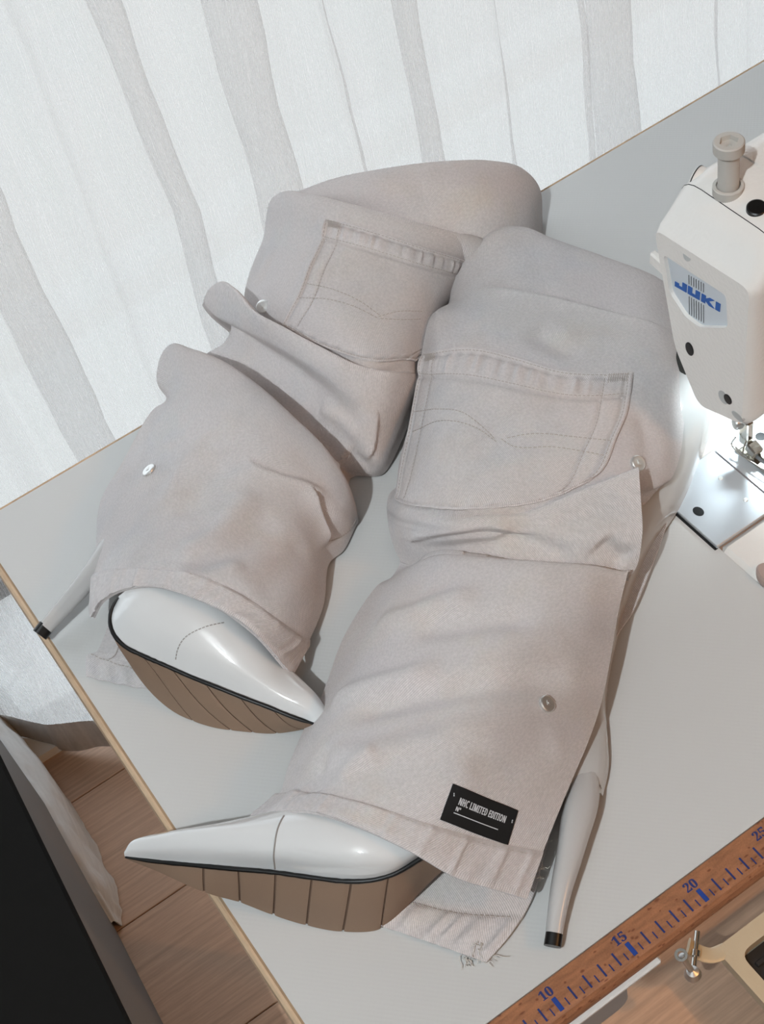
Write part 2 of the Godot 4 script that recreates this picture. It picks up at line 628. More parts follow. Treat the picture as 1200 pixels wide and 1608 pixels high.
# ---------------------------------------------------------------- the scene
func _ready() -> void:
	var cam := Camera3D.new()
	cam.name = "camera"
	cam.fov = 36.615
	cam.position = Vector3(-25.767, 80.816, 62.208) * CM
	cam.rotation_degrees = Vector3(-50.2, -22.5, -14.6)
	cam.near = 0.02
	cam.far = 60.0
	add_child(cam)
	var env := Environment.new()
	env.background_mode = Environment.BG_SKY
	var sky := Sky.new()
	var air := ProceduralSkyMaterial.new()
	air.sky_top_color = Color(0.86, 0.91, 0.96)
	air.sky_horizon_color = Color(0.92, 0.95, 0.97)
	air.ground_horizon_color = Color(0.905, 0.92, 0.925)
	air.ground_bottom_color = Color(0.835, 0.855, 0.86)
	air.sky_energy_multiplier = 1.38
	air.ground_energy_multiplier = 1.03
	sky.sky_material = air
	env.sky = sky
	env.tonemap_mode = Environment.TONE_MAPPER_LINEAR
	env.tonemap_exposure = 1.22
	env.sdfgi_enabled = true
	env.ssao_enabled = true
	env.ssil_enabled = true
	var we := WorldEnvironment.new()
	we.name = "world"
	we.environment = env
	add_child(we)
	materials()
	room()
	table()
	curtain()
	left_boot()
	right_boot()
	sewing_machine()
	ruler()
	below_table()
	lamp("ceiling_spotlight", "small white round ceiling spotlight behind the photographer", Vector3(-130, 223, 108), Color(0.935, 0.975, 1.0), 3.15, 2.0)
	lamp("ceiling_globe", "warm white ceiling globe lamp out in front of the sewing machine", Vector3(72, 112, 128), Color(1.0, 0.72, 0.45), 0.33, 10.0)

func lamp(called: String, label: String, at: Vector3, color: Color, power: float, r: float) -> void:
	var o := thing(called, label, "lamp", at)
	var top := 250.0
	var s := Soup.new()
	var prof := []
	for k in 13: prof.append(Vector2(r * sin(PI * k / 12.0), -r * cos(PI * k / 12.0)))
	s.lathe(Vector3.ZERO, Vector3.UP, prof, 24)
	build("bulb", s, glow(color, 1.5), o)
	var st := Soup.new()
	st.tube([Vector3(0, r * 0.9, 0), Vector3(0, top - at.y, 0)], [0.8], 10)
	st.lathe(Vector3(0, top - at.y - 2.0, 0), Vector3.UP, [Vector2(0.1, 0), Vector2(5, 0.2), Vector2(5, 2)], 24)
	build("stem", st, M.frame, o)
	var l := OmniLight3D.new()
	l.name = "lamp_light"
	l.light_color = color
	l.light_energy = power
	l.light_size = r * CM * 1.0
	l.omni_range = 9.0
	l.omni_attenuation = 2.0
	l.shadow_enabled = true
	o.add_child(l)

func slab(called: String, lo: Vector3, hi: Vector3, m: Material) -> Node3D:
	var s := Soup.new()
	s.box((hi - lo) / 2.0, hi - lo)
	var o := build(called, s, m, self)
	o.position = lo * CM
	return structure(o)

func room() -> void:
	# walls, ceiling, a wide window behind the curtain
	slab("wall_left", Vector3(-190, -77, -90), Vector3(-178, 255, 240), M.wall)
	slab("wall_right", Vector3(240, -77, -90), Vector3(252, 255, 240), M.wall)
	slab("wall_front", Vector3(-190, -77, 228), Vector3(252, 255, 240), M.wall)
	slab("ceiling", Vector3(-190, 250, -102), Vector3(252, 262, 240), M.ceiling)
	var back := Node3D.new()
	back.name = "wall_back"
	add_child(back)
	structure(back)
	var s := Soup.new()
	for b in [[-190, -77, -120, 255], [220, -77, 252, 255], [-120, -77, 220, -74.2], [-120, 80, 220, 255]]:
		s.box(Vector3((b[0] + b[2]) / 2.0, (b[1] + b[3]) / 2.0, -84), Vector3(b[2] - b[0], b[3] - b[1], 12))
	build("wall_surface", s, M.wall, back)
	var win := Node3D.new()
	win.name = "window_1"
	add_child(win)
	structure(win)
	win.position = Vector3(50, -74.2, -84) * CM
	var hh: float = 80 - (-74.2)
	var f := Soup.new()
	for x in [-167.5, -92.0, 76.0, 167.5]: f.bevel_box(Vector3(x, hh / 2, 0), Vector3(5, hh, 6), 0.5)
	for y in [2.5, hh - 2.5]: f.bevel_box(Vector3(0, y, 0), Vector3(335, 5, 6), 0.5)
	build("window_frame", f, M.frame, win)
	for e in [[-165.0, -94.5], [-89.5, 73.5], [78.5, 165.0]]:
		var p := Soup.new()
		p.box(Vector3((e[0] + e[1]) / 2, hh / 2, 0), Vector3(e[1] - e[0], hh - 8, 0.5))
		build("pane", p, M.glass, win)
	var tr := slab("trim_1", Vector3(-120, -75, -77.9), Vector3(220, -73.6, -53), M.frame)
	tr.set_meta("kind", "structure")
	# the floor: long boards side by side
	var floor_ := Node3D.new()
	floor_.name = "floor"
	add_child(floor_)
	structure(floor_)
	floor_.position = Vector3(0, -75, 0) * CM
	var sub := Soup.new()
	sub.box(Vector3(31, -1.7, 75), Vector3(442, 3, 330))
	build("subfloor", sub, M.joint, floor_)
	rng.seed = 17
	for row in 18:
		var z0 := -81.6 + row * 17.9
		var x := -178.0 - rng.randf_range(0, 90)
		while x < 240:
			var a := maxf(x, -178.0)
			var b := minf(x + 122.0, 240.0)
			if b - a > 3:
				var p := Soup.new()
				p.bevel_box(Vector3((a + b) / 2, -0.9, z0 + 8.95), Vector3(b - a - 0.08, 1.8, 17.9 - 0.1), 0.08)
				for k in p.t.size(): p.t[k] = Vector2((p.v[k].z - z0) / 18.0, (p.v[k].x - a) / 70.0 + row * 0.37)
				build("floor_board", p, M.wood_floor[rng.randi_range(0, 3)], floor_)
			x += 122.0

func table() -> void:
	var o := thing("sewing_table", "white laminate sewing table with a pale wood edge, boots lying on it", "table", Vector3(30, -75, 8))
	var base := Vector3(30, -75, 8)
	var s := Soup.new()
	# the top leaves an opening for the machine bed
	for b in [[-23.0, -18.6, 14.9, 32.7], [14.9, -18.6, 64.0, 3.0], [14.9, 21.0, 64.0, 32.7], [64.0, -18.6, 98.0, 32.7]]:
		s.box(Vector3((b[0] + b[2]) / 2, -1.9, (b[1] + b[3]) / 2), Vector3(b[2] - b[0], 3.8, b[3] - b[1]))
	build("tabletop", s, M.laminate, o, base)
	var e := Soup.new()
	e.bevel_box(Vector3(-23.22, -2.0, 6.9), Vector3(0.46, 4.0, 52.0), 0.16)
	build("edge_band", e, M.edge, o, base)
	var e2 := Soup.new()
	e2.bevel_box(Vector3(37.3, -2.0, -18.75), Vector3(121.5, 4.0, 0.3), 0.12)
	build("edge_band", e2, M.edge, o, base)
	for x in [-8.0, 82.0]:
		var l := Soup.new()
		l.bevel_box(Vector3(x, -39, 2), Vector3(6, 70, 4), 0.4)
		l.bevel_box(Vector3(x, -73.4, 6), Vector3(6, 3, 44), 0.4)
		build("leg", l, M.leg, o, base)

func ruler() -> void:
	var base := Vector3(38, -2, 34)
	var o := thing("wooden_ruler", "varnished brown wooden ruler with blue centimetre marks along the table front", "ruler", base)
	# rounded nose, run along x
	var prof := [Vector2(32.72, -1.35), Vector2(32.72, -0.08), Vector2(32.8, 0.02), Vector2(34.5, 0.02), Vector2(34.78, -0.05), Vector2(34.98, -0.28), Vector2(35.06, -0.65), Vector2(35.02, -1.05), Vector2(34.8, -1.28), Vector2(34.5, -1.35)]
	var p := PackedVector3Array()
	for x in [-23.4, 98.0]:
		for q in prof: p.append(Vector3(x, q.y, q.x))
	var s := Soup.new()
	for k in prof.size() - 1:
		var two := PackedVector3Array()
		for x in [-23.4, 98.0]:
			two.append(Vector3(x, prof[k].y, prof[k].x))
			two.append(Vector3(x, prof[k + 1].y, prof[k + 1].x))
		s.grid(two, 2, 2, Vector2.ONE, true)
	s.quad(p[0], p[prof.size() - 1], p[2 * prof.size() - 1], p[prof.size()])
	var ends := PackedVector3Array()
	for q in prof: ends.append(Vector3(-23.4, q.y, q.x))
	s.poly(ends, Vector3.LEFT)
	for k in s.t.size(): s.t[k] = Vector2(s.v[k].x / 22.0, (s.v[k].z - s.v[k].y) / 11.0)
	build("wood_body", s, M.beech, o, base)
	var marks := Soup.new()
	for k in range(0, 118):
		var x := -21.51 + k
		if k % 5 == 0: continue
		marks.box(Vector3(x, 0.03, 34.16), Vector3(0.11, 0.03, 0.82))
	for k in range(0, 118):
		marks.box(Vector3(-21.01 + k, 0.03, 34.36), Vector3(0.07, 0.03, 0.46))
	var mk := build("scale_marks", marks, M.ink, o, base)
	mk.set_meta("kind", "stuff")
	for k in range(0, 118, 5):
		var five := Soup.new()
		five.bevel_box(Vector3(-21.51 + k, 0.03, 34.18), Vector3(0.27, 0.04, 0.84), 0.01)
		build("five_mark", five, M.ink_big, o, base)
	for k in range(5, 40, 5):
		var tx := lettering(str(k), "Droid Serif", true, 0.86)
		var sl := Soup.new()
		for e in [-0.012, 0.012]: put_text(sl, tx, Vector3(-21.66 + k + e, 0.035 + e * 0.1, 33.62), Vector3.RIGHT, Vector3.FORWARD, Vector3.UP, 0.56, 0.95)
		build("number", sl, M.ink, o, base)

# triangles of a word, one unit of height = capital height
func lettering(word: String, font: String, bold: bool, _h := 1.0) -> Array:
	var f := SystemFont.new()
	f.font_names = PackedStringArray([font])
	f.font_weight = 700 if bold else 400
	var tm := TextMesh.new()
	tm.font = f
	tm.text = word
	tm.font_size = 64
	tm.pixel_size = 0.01
	tm.depth = 0.0
	tm.curve_step = 1.0
	var a := tm.surface_get_arrays(0)
	var v: PackedVector3Array = a[Mesh.ARRAY_VERTEX]
	var ix: PackedInt32Array = a[Mesh.ARRAY_INDEX]
	var lo := Vector3(1e9, 1e9, 0)
	var hi := -lo
	for q in v:
		lo = lo.min(q)
		hi = hi.max(q)
	var out := PackedVector2Array()
	for k in ix: out.append(Vector2((v[k].x - (lo.x + hi.x) / 2) / (hi.y - lo.y), (v[k].y - lo.y) / (hi.y - lo.y)))
	return [out, (hi.x - lo.x) / (hi.y - lo.y)]

func put_text(s: Soup, tx: Array, at: Vector3, x: Vector3, y: Vector3, out: Vector3, high: float, squeeze := 1.0) -> void:
	var v: PackedVector2Array = tx[0]
	for k in v.size() / 3:
		var p := []
		for j in 3: p.append(at + x * v[k * 3 + j].x * high * squeeze + y * v[k * 3 + j].y * high)
		if (p[1] - p[0]).cross(p[2] - p[0]).dot(out) < 0: s.tri(p[0], p[2], p[1])
		else: s.tri(p[0], p[1], p[2])

func curtain() -> void:
	var base := Vector3(20, -75, -48)
	# seen from above: the cloth runs to the right in soft waves and doubles back where pleats overlap
	var path := [Vector2(-75, -52), Vector2(-68, -49), Vector2(-60, -53), Vector2(-52, -49.5), Vector2(-45, -52), Vector2(-38, -47.5), Vector2(-32, -51), Vector2(-27, -47), Vector2(-22, -50.3), Vector2(-18.6, -47.4), Vector2(-16.8, -46.4), Vector2(-15.4, -47.2), Vector2(-14.6, -49), Vector2(-13, -50), Vector2(-12, -48.4), Vector2(-8.4, -46.9), Vector2(-6.4, -46.5), Vector2(-6.2, -47.1), Vector2(-8.6, -48), Vector2(-10.4, -48.8), Vector2(-9.5, -49.7), Vector2(-5, -49.6), Vector2(-2.8, -49), Vector2(-1.2, -47.6), Vector2(-0.2, -47.2), Vector2(0.6, -48.4), Vector2(2, -49), Vector2(5, -47.4), Vector2(8.2, -46.4), Vector2(8.6, -47), Vector2(7.2, -47.8), Vector2(6.6, -48.6), Vector2(7.8, -49.4), Vector2(10.5, -49), Vector2(13, -48), Vector2(15.6, -46), Vector2(18, -45.2), Vector2(19, -45.4), Vector2(19, -46), Vector2(17.6, -46.8), Vector2(16, -47.6), Vector2(15.6, -48.5), Vector2(17, -49.2), Vector2(20, -49), Vector2(24, -47.4), Vector2(26.4, -46.2), Vector2(27.4, -47), Vector2(28, -48.6), Vector2(30, -48.6), Vector2(33, -46.2), Vector2(34.8, -45.6), Vector2(34.9, -46.3), Vector2(33.8, -47), Vector2(33.4, -48), Vector2(35, -49), Vector2(38, -48.4), Vector2(41.5, -46.6), Vector2(43.6, -46.2), Vector2(44.6, -47.4), Vector2(45.4, -49), Vector2(48, -48.4), Vector2(51, -47), Vector2(53, -46.3), Vector2(53.5, -46.8), Vector2(53.2, -47.4), Vector2(57, -47), Vector2(60, -46.4), Vector2(60.4, -47), Vector2(58, -48), Vector2(55.6, -48.8), Vector2(56, -49.8), Vector2(59, -49.6), Vector2(64, -48.4), Vector2(69, -47), Vector2(71.5, -46.4), Vector2(72.6, -47.8), Vector2(74, -49), Vector2(77, -48), Vector2(80, -49.8), Vector2(86, -47.5), Vector2(92, -50), Vector2(99, -47.5), Vector2(107, -50.5), Vector2(116, -47.5), Vector2(126, -50.5), Vector2(138, -47.5), Vector2(150, -50.5), Vector2(165, -48)]
	var p := []
	for q in path: p.append(Vector3(q.x, 0, q.y))
	var nu := 900
	var nv := 70
	var line := even(p, nu)
	var g := PackedVector3Array()
	fine.seed = 77
	fine.frequency = 0.05
	for r in nv:
		var f := float(r) / (nv - 1)
		var y := lerpf(168.0, -74.6, f)
		for q in nu:
			var b: Vector3 = line[q]
			var low := smoothstep(-40.0, -75.0, y)
			var w1 := fine.get_noise_2d(b.x * 0.9, y * 0.10)
			var w2 := fine.get_noise_2d(b.x * 2.6 + 300, y * 0.22)
			var x := b.x + 1.3 * w1 + 0.5 * w2 + 0.7 * fine.get_noise_2d(b.x * 1.2 + 700, y * 0.9) + low * 0.6 * w2
			var z := lerpf(b.z, -47.5, low * 0.65) + 1.1 * w1 + 0.55 * w2 + low * (1.2 + 0.8 * w1) + low * smoothstep(-18.0, -34.0, b.x) * -13.0
			var yy := y
			if y < -70.0: yy = -74.6 + (y + 74.6) * 0.55 + 0.5 * (1.0 + sin(b.x * 0.8))
			g.append(Vector3(x, yy, z))
	var s := Soup.new()
	s.grid(g, nu, nv, Vector2(13.0, 4.2), true)
	var o := build("linen_curtain", offset(s, -base), M.linen, self)
	o.position = base * CM
	var hn := 9                                                     # a turned-up hem along the bottom
	var hg := PackedVector3Array()
	for r in hn:
		for q in nu:
			var p0 := g[(nv - 1) * nu + q]
			var p1 := g[(nv - 3) * nu + q]
			hg.append(p0.lerp(p1, 1.0 - float(r) / (hn - 1)) + Vector3(0, 0.03, 0.35))
	var hs := Soup.new()
	hs.grid(hg, nu, hn, Vector2(9.0, 0.25), true)
	build("hem", offset(hs, -base), M.linen_hem, o)
	tag(o, "sheer off-white linen curtain hanging in soft pleats behind the table", "curtain")
	# its gathered end lies along the dark cabinet
	var b2 := Vector3(-31.5, -75, -42)
	var rows := [[-33.4, -74.8, -66, -33, -66, -66, -32, -64, -66, -31, -68, -66, -29.8, -74.8, -66], [-33.2, -74.8, -56, -32.7, -66, -56, -31.8, -64, -56, -30.6, -67, -56, -29.8, -74.8, -56], [-33.0, -74.8, -46, -32.5, -65, -46, -31.5, -64, -46, -30.2, -66, -46, -29.2, -74.8, -46], [-32.8, -74.8, -38, -32.2, -66, -38, -31.2, -66, -38, -30.0, -69, -38, -29.0, -74.8, -38], [-32.6, -74.8, -32, -32, -69, -32, -31.2, -69, -32, -30.4, -71, -32, -29.7, -74.8, -32], [-32.4, -74.8, -28, -31.9, -73, -28, -31.5, -73, -28, -31.1, -73.6, -28, -30.8, -74.8, -28]]
	var nt := net(rows, 26, 90)
	for k in nt.g.size():
		var q := nt.g[k]
		nt.g[k] = q + nt.n[k] * (0.55 * fine.get_noise_2d(q.x * 7.0, q.z * 1.6) + 0.25 * fine.get_noise_2d(q.x * 16.0, q.z * 5.0))
	nt.normals(true)
	var e := Soup.new()
	e.shell(nt.g, nt.nu, nt.nv, Vector2(0.4, 1.0), 0.15, true)
	var oe := build("curtain_end", offset(e, -b2), M.linen_end, self)
	oe.position = b2 * CM
	tag(oe, "bunched grey curtain end lying on the floor against the dark cabinet", "curtain")

func offset(s: Soup, by: Vector3) -> Soup:
	for k in s.v.size(): s.v[k] += by
	return s

# ---------------------------------------------------------------- boots
func stud(o: Node3D, base: Vector3, at: Vector3, up: Vector3) -> void:
	var s := Soup.new()
	s.lathe(at, up, [Vector2(0.34, -0.05), Vector2(0.49, 0.02), Vector2(0.52, 0.10), Vector2(0.50, 0.17), Vector2(0.44, 0.21), Vector2(0.36, 0.20), Vector2(0.001, 0.22)], 28)
	var b := build("stud", s, M.silver, o, base)
	b.set_meta("label", "round silver metal stud")
	var e := Soup.new()
	var x := up.cross(Vector3(0.8, 0, 0.5)).normalized()
	var z := up.cross(x)
	e.bevel_box(at + up * 0.225 + x * 0.02, Vector3(0.22, 0.05, 0.30), 0.02, Basis(z, up, x).orthonormalized())
	e.bevel_box(at + up * 0.24, Vector3(0.12, 0.05, 0.12), 0.02, Basis(z, up, x).orthonormalized().rotated(up.normalized(), 0.7))
	build("emblem", e, M.silver, b, base)

func hem_band(o: Node3D, nt: Net, base: Vector3, m: Material, v0: float, tints_seed: int, sign: float) -> void:
	var nu := 150
	var nv := 14
	var g := PackedVector3Array()
	fine.seed = 200 + tints_seed
	fine.frequency = 0.6
	for r in nv:
		for q in nu:
			var uv := Vector2(float(q) / (nu - 1), lerpf(v0, 1.0, float(r) / (nv - 1)))
			var f := float(r) / (nv - 1)
			var k := q * 0.40 + 5.0 * fine.get_noise_1d(q * 0.12) + f * 1.4
			var ruck := pow(0.5 + 0.5 * sin(k), 1.5) * (0.55 + 0.9 * maxf(0.0, fine.get_noise_1d(q * 0.09 + 40.0) + 0.35))
			var body := smoothstep(0.0, 0.12, f) * (1.0 - 0.5 * smoothstep(0.85, 1.0, f))
			g.append(nt.at(uv) + nt.up(uv) * (0.05 + 0.09 * body + 0.17 * ruck * body))
	var b := Net.new()
	b.g = g
	b.nu = nu
	b.nv = nv
	b.normals(true)
	var wear := tinted(b, tints_seed)                               # rubbed pale along the folded edge
	for r in nv:
		for q in nu:
			var f := float(r) / (nv - 1)
			var e := 0.30 * smoothstep(0.80, 1.0, f) * (0.5 + 0.5 * fine.get_noise_2d(q * 0.4, r)) + 0.14 * maxf(0.0, fine.get_noise_2d(q * 0.5, r * 0.7 + 30.0)) - 0.10 * exp(-pow((f - 0.05) / 0.05, 2.0))
			wear[r * nu + q] = wear[r * nu + q] * (1.0 + e)
	var s := Soup.new()
	s.shell(g, nu, nv, Vector2(nt.size.x, 1.1), 0.16, true, wear, b.weave(sign))
	var band := build("hem_band", s, m, o, base)
	var st := Soup.new()
	stitches(st, nt, [Vector2(0.01, v0 + 0.004), Vector2(0.25, v0 + 0.004), Vector2(0.5, v0 + 0.004), Vector2(0.75, v0 + 0.004), Vector2(0.99, v0 + 0.004)], 0.3, 0.2, 0.04, 0.10)
	build("stitching", st, M.thread, band, base)

func pocket(o: Node3D, nt: Net, base: Vector3, m: Material, rows: Array, arcs: Array, tint: int) -> void:
	fine.seed = 300 + tint
	fine.frequency = 1.0
	var edge := func(u: float, v: float) -> float:
		var side := minf(u, 1.0 - u)
		var e := minf(side, minf(v * 0.8, (1.0 - v) * 0.85))
		var band := smoothstep(0.150, 0.125, v)                      # the folded top, puckered between its two seams
		var pucker := pow(0.5 + 0.5 * sin(u * 92.0 + 5.0 * fine.get_noise_1d(u * 6.0)), 1.4) * (0.6 + 0.6 * fine.get_noise_1d(u * 9.0 + 70.0)) * sin(PI * clampf((v - 0.015) / 0.125, 0.0, 1.0))
		var low := (0.5 + 0.5 * sin(u * 70.0 + 3.0 * fine.get_noise_1d(u * 5.0 + 9.0))) * exp(-pow((v - 0.955) / 0.03, 2.0))
		return 0.11 + 0.15 * exp(-pow((e - 0.010) / 0.010, 2.0)) + 0.05 * band + 0.22 * pucker + 0.08 * low - 0.06 * exp(-pow((e - 0.028) / 0.008, 2.0)) - 0.09 * exp(-pow((v - 0.155) / 0.012, 2.0)) - 0.07 * exp(-pow((side - 0.108) / 0.010, 2.0))
	var pk := patch(nt, rows, 170, 130, edge)
	var wear := tinted(pk, tint)                                    # edges rubbed pale, seams darker
	for r in pk.nv:
		for q in pk.nu:
			var u := float(q) / (pk.nu - 1)
			var v := float(r) / (pk.nv - 1)
			var e := minf(minf(u, 1.0 - u), minf(v * 0.8, (1.0 - v) * 0.85))
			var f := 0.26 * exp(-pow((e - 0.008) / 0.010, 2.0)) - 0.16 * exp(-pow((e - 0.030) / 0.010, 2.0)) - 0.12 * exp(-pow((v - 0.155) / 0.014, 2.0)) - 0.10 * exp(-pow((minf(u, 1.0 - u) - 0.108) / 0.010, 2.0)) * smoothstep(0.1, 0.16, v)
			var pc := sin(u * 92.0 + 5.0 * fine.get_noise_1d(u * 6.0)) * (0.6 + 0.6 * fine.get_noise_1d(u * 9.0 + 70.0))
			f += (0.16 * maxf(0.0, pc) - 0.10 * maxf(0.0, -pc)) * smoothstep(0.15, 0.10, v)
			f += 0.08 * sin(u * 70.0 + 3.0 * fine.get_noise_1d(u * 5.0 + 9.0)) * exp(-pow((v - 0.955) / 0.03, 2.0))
			wear[r * pk.nu + q] = wear[r * pk.nu + q] * (1.0 + f)
	var s := Soup.new()
	s.shell(pk.g, pk.nu, pk.nv, pk.size, 0.14, true, wear, pk.weave(-1.0))
	var b := build("back_pocket", s, m, o, base)
	var st := Soup.new()
	for inset in [0.018, 0.105]:
		stitches(st, pk, [Vector2(inset, 0.01), Vector2(inset, 0.35), Vector2(inset, 0.7), Vector2(inset, 1.0 - inset * 0.7)], 0.28, 0.19, 0.03, 0.012)
		stitches(st, pk, [Vector2(1.0 - inset, 0.01), Vector2(1.0 - inset, 0.35), Vector2(1.0 - inset, 0.7), Vector2(1.0 - inset, 1.0 - inset * 0.7)], 0.28, 0.19, 0.03, 0.012)
	for v in [0.02, 0.135, 0.975]:
		stitches(st, pk, [Vector2(0.02, v), Vector2(0.35, v), Vector2(0.65, v), Vector2(0.98, v)], 0.28, 0.19, 0.03, 0.012)
	for x in [0.03, 0.91]:                                         # bar tacks in the upper corners
		for k in 9:
			var u: float = x + k * 0.0085
			stitches(st, pk, [Vector2(u, 0.015), Vector2(u, 0.04), Vector2(u, 0.06)], 0.09, 0.075, 0.035, 0.02)
	build("stitching", st, M.thread, b, base)
	var ar := Soup.new()
	for a in arcs: stitches(ar, nt, a, 0.3, 0.21, 0.028, 0.135)
	build("arched_stitching", ar, M.thread, b, base)

func sole(o: Node3D, base: Vector3, rows: Array, cuts: Array) -> void:   # cuts: (place at the welt, place at the ground side)
	var under := net(rows, 13, 140, false)
	var s := Soup.new()
	var p := PackedVector3Array()
	for k in under.g.size(): p.append(under.g[k] - under.n[k] * 0.06)
	s.shell(p, 13, 140, Vector2.ONE, 0.5, false)
	var b := build("outsole", s, M.groove, o, base)
	for k in cuts.size() - 1:
		var nv := 24
		var g := PackedVector3Array()
		var gap := 0.0026
		for r in nv:
			for q in 13:
				var u := q / 12.0
				var lo: float = lerpf(cuts[k].x, cuts[k].y, u) + (gap if k else 0.0)
				var hi: float = lerpf(cuts[k + 1].x, cuts[k + 1].y, u) - gap
				var f := float(r) / (nv - 1)
				var uv := Vector2(u, lerpf(lo, maxf(hi, lo + 0.0005), f))
				var rim := 1.0 - exp(-minf(f, 1.0 - f) * nv * 0.8 - 0.4)
				g.append(under.at(uv) + under.up(uv) * 0.05 * rim)
		var t := Soup.new()
		t.shell(g, 13, nv, Vector2.ONE, 0.14, false)
		build("sole_block", t, M.sole, b, base)

func welt(o: Node3D, base: Vector3, pts: Array, r: float) -> void:
	var s := Soup.new()
	var e := even(pts, 70)
	var radii := []
	fine.frequency = 0.9
	for k in 70: radii.append(r * (0.94 + 0.22 * fine.get_noise_1d(k * 0.8)) * minf(1.0, 0.45 + minf(k, 69 - k) * 0.12))
	s.tube(e, radii, 8)
	build("welt", s, M.welt, o, base)

func heel(o: Node3D, base: Vector3, spine: Array, wide: Array, tip: Array, tip_r: Array, square: float, up := Vector3.UP) -> void:
	var s := Soup.new()
	var e := even(spine, 30)
	var radii := []
	for k in 30: radii.append(even(wide, 30)[k])
	s.tube(e, radii, 20, square, up)
	build("heel", s, M.heel, o, base)
	var t := Soup.new()
	t.tube(tip, tip_r, 20, square, up)
	build("heel_tip", t, M.tip, o, base).set_meta("label", "black heel tip")

func frayed(o: Node3D, base: Vector3, spots: Array, seed_: int) -> void:
	rng.seed = seed_
	var s := Soup.new()
	for f in spots:
		var at: Vector3 = f[0]
		var to: Vector3 = f[1]
		for k in int(f[2]):
			var p := [at]
			var d := (to - at).rotated(Vector3.UP, rng.randf_range(-0.8, 0.8)) * rng.randf_range(0.5, 1.2)
			for j in range(1, 6):
				p.append(at + d * (j / 5.0) + Vector3(rng.randf_range(-0.1, 0.1), rng.randf_range(-0.02, 0.16), rng.randf_range(-0.1, 0.1)))
			at += Vector3(rng.randf_range(-0.25, 0.25), 0, rng.randf_range(-0.25, 0.25))
			s.tube(even(p, 12), [0.02], 5)
	build("frayed_threads", s, M.white_thread, o, base).set_meta("kind", "stuff")

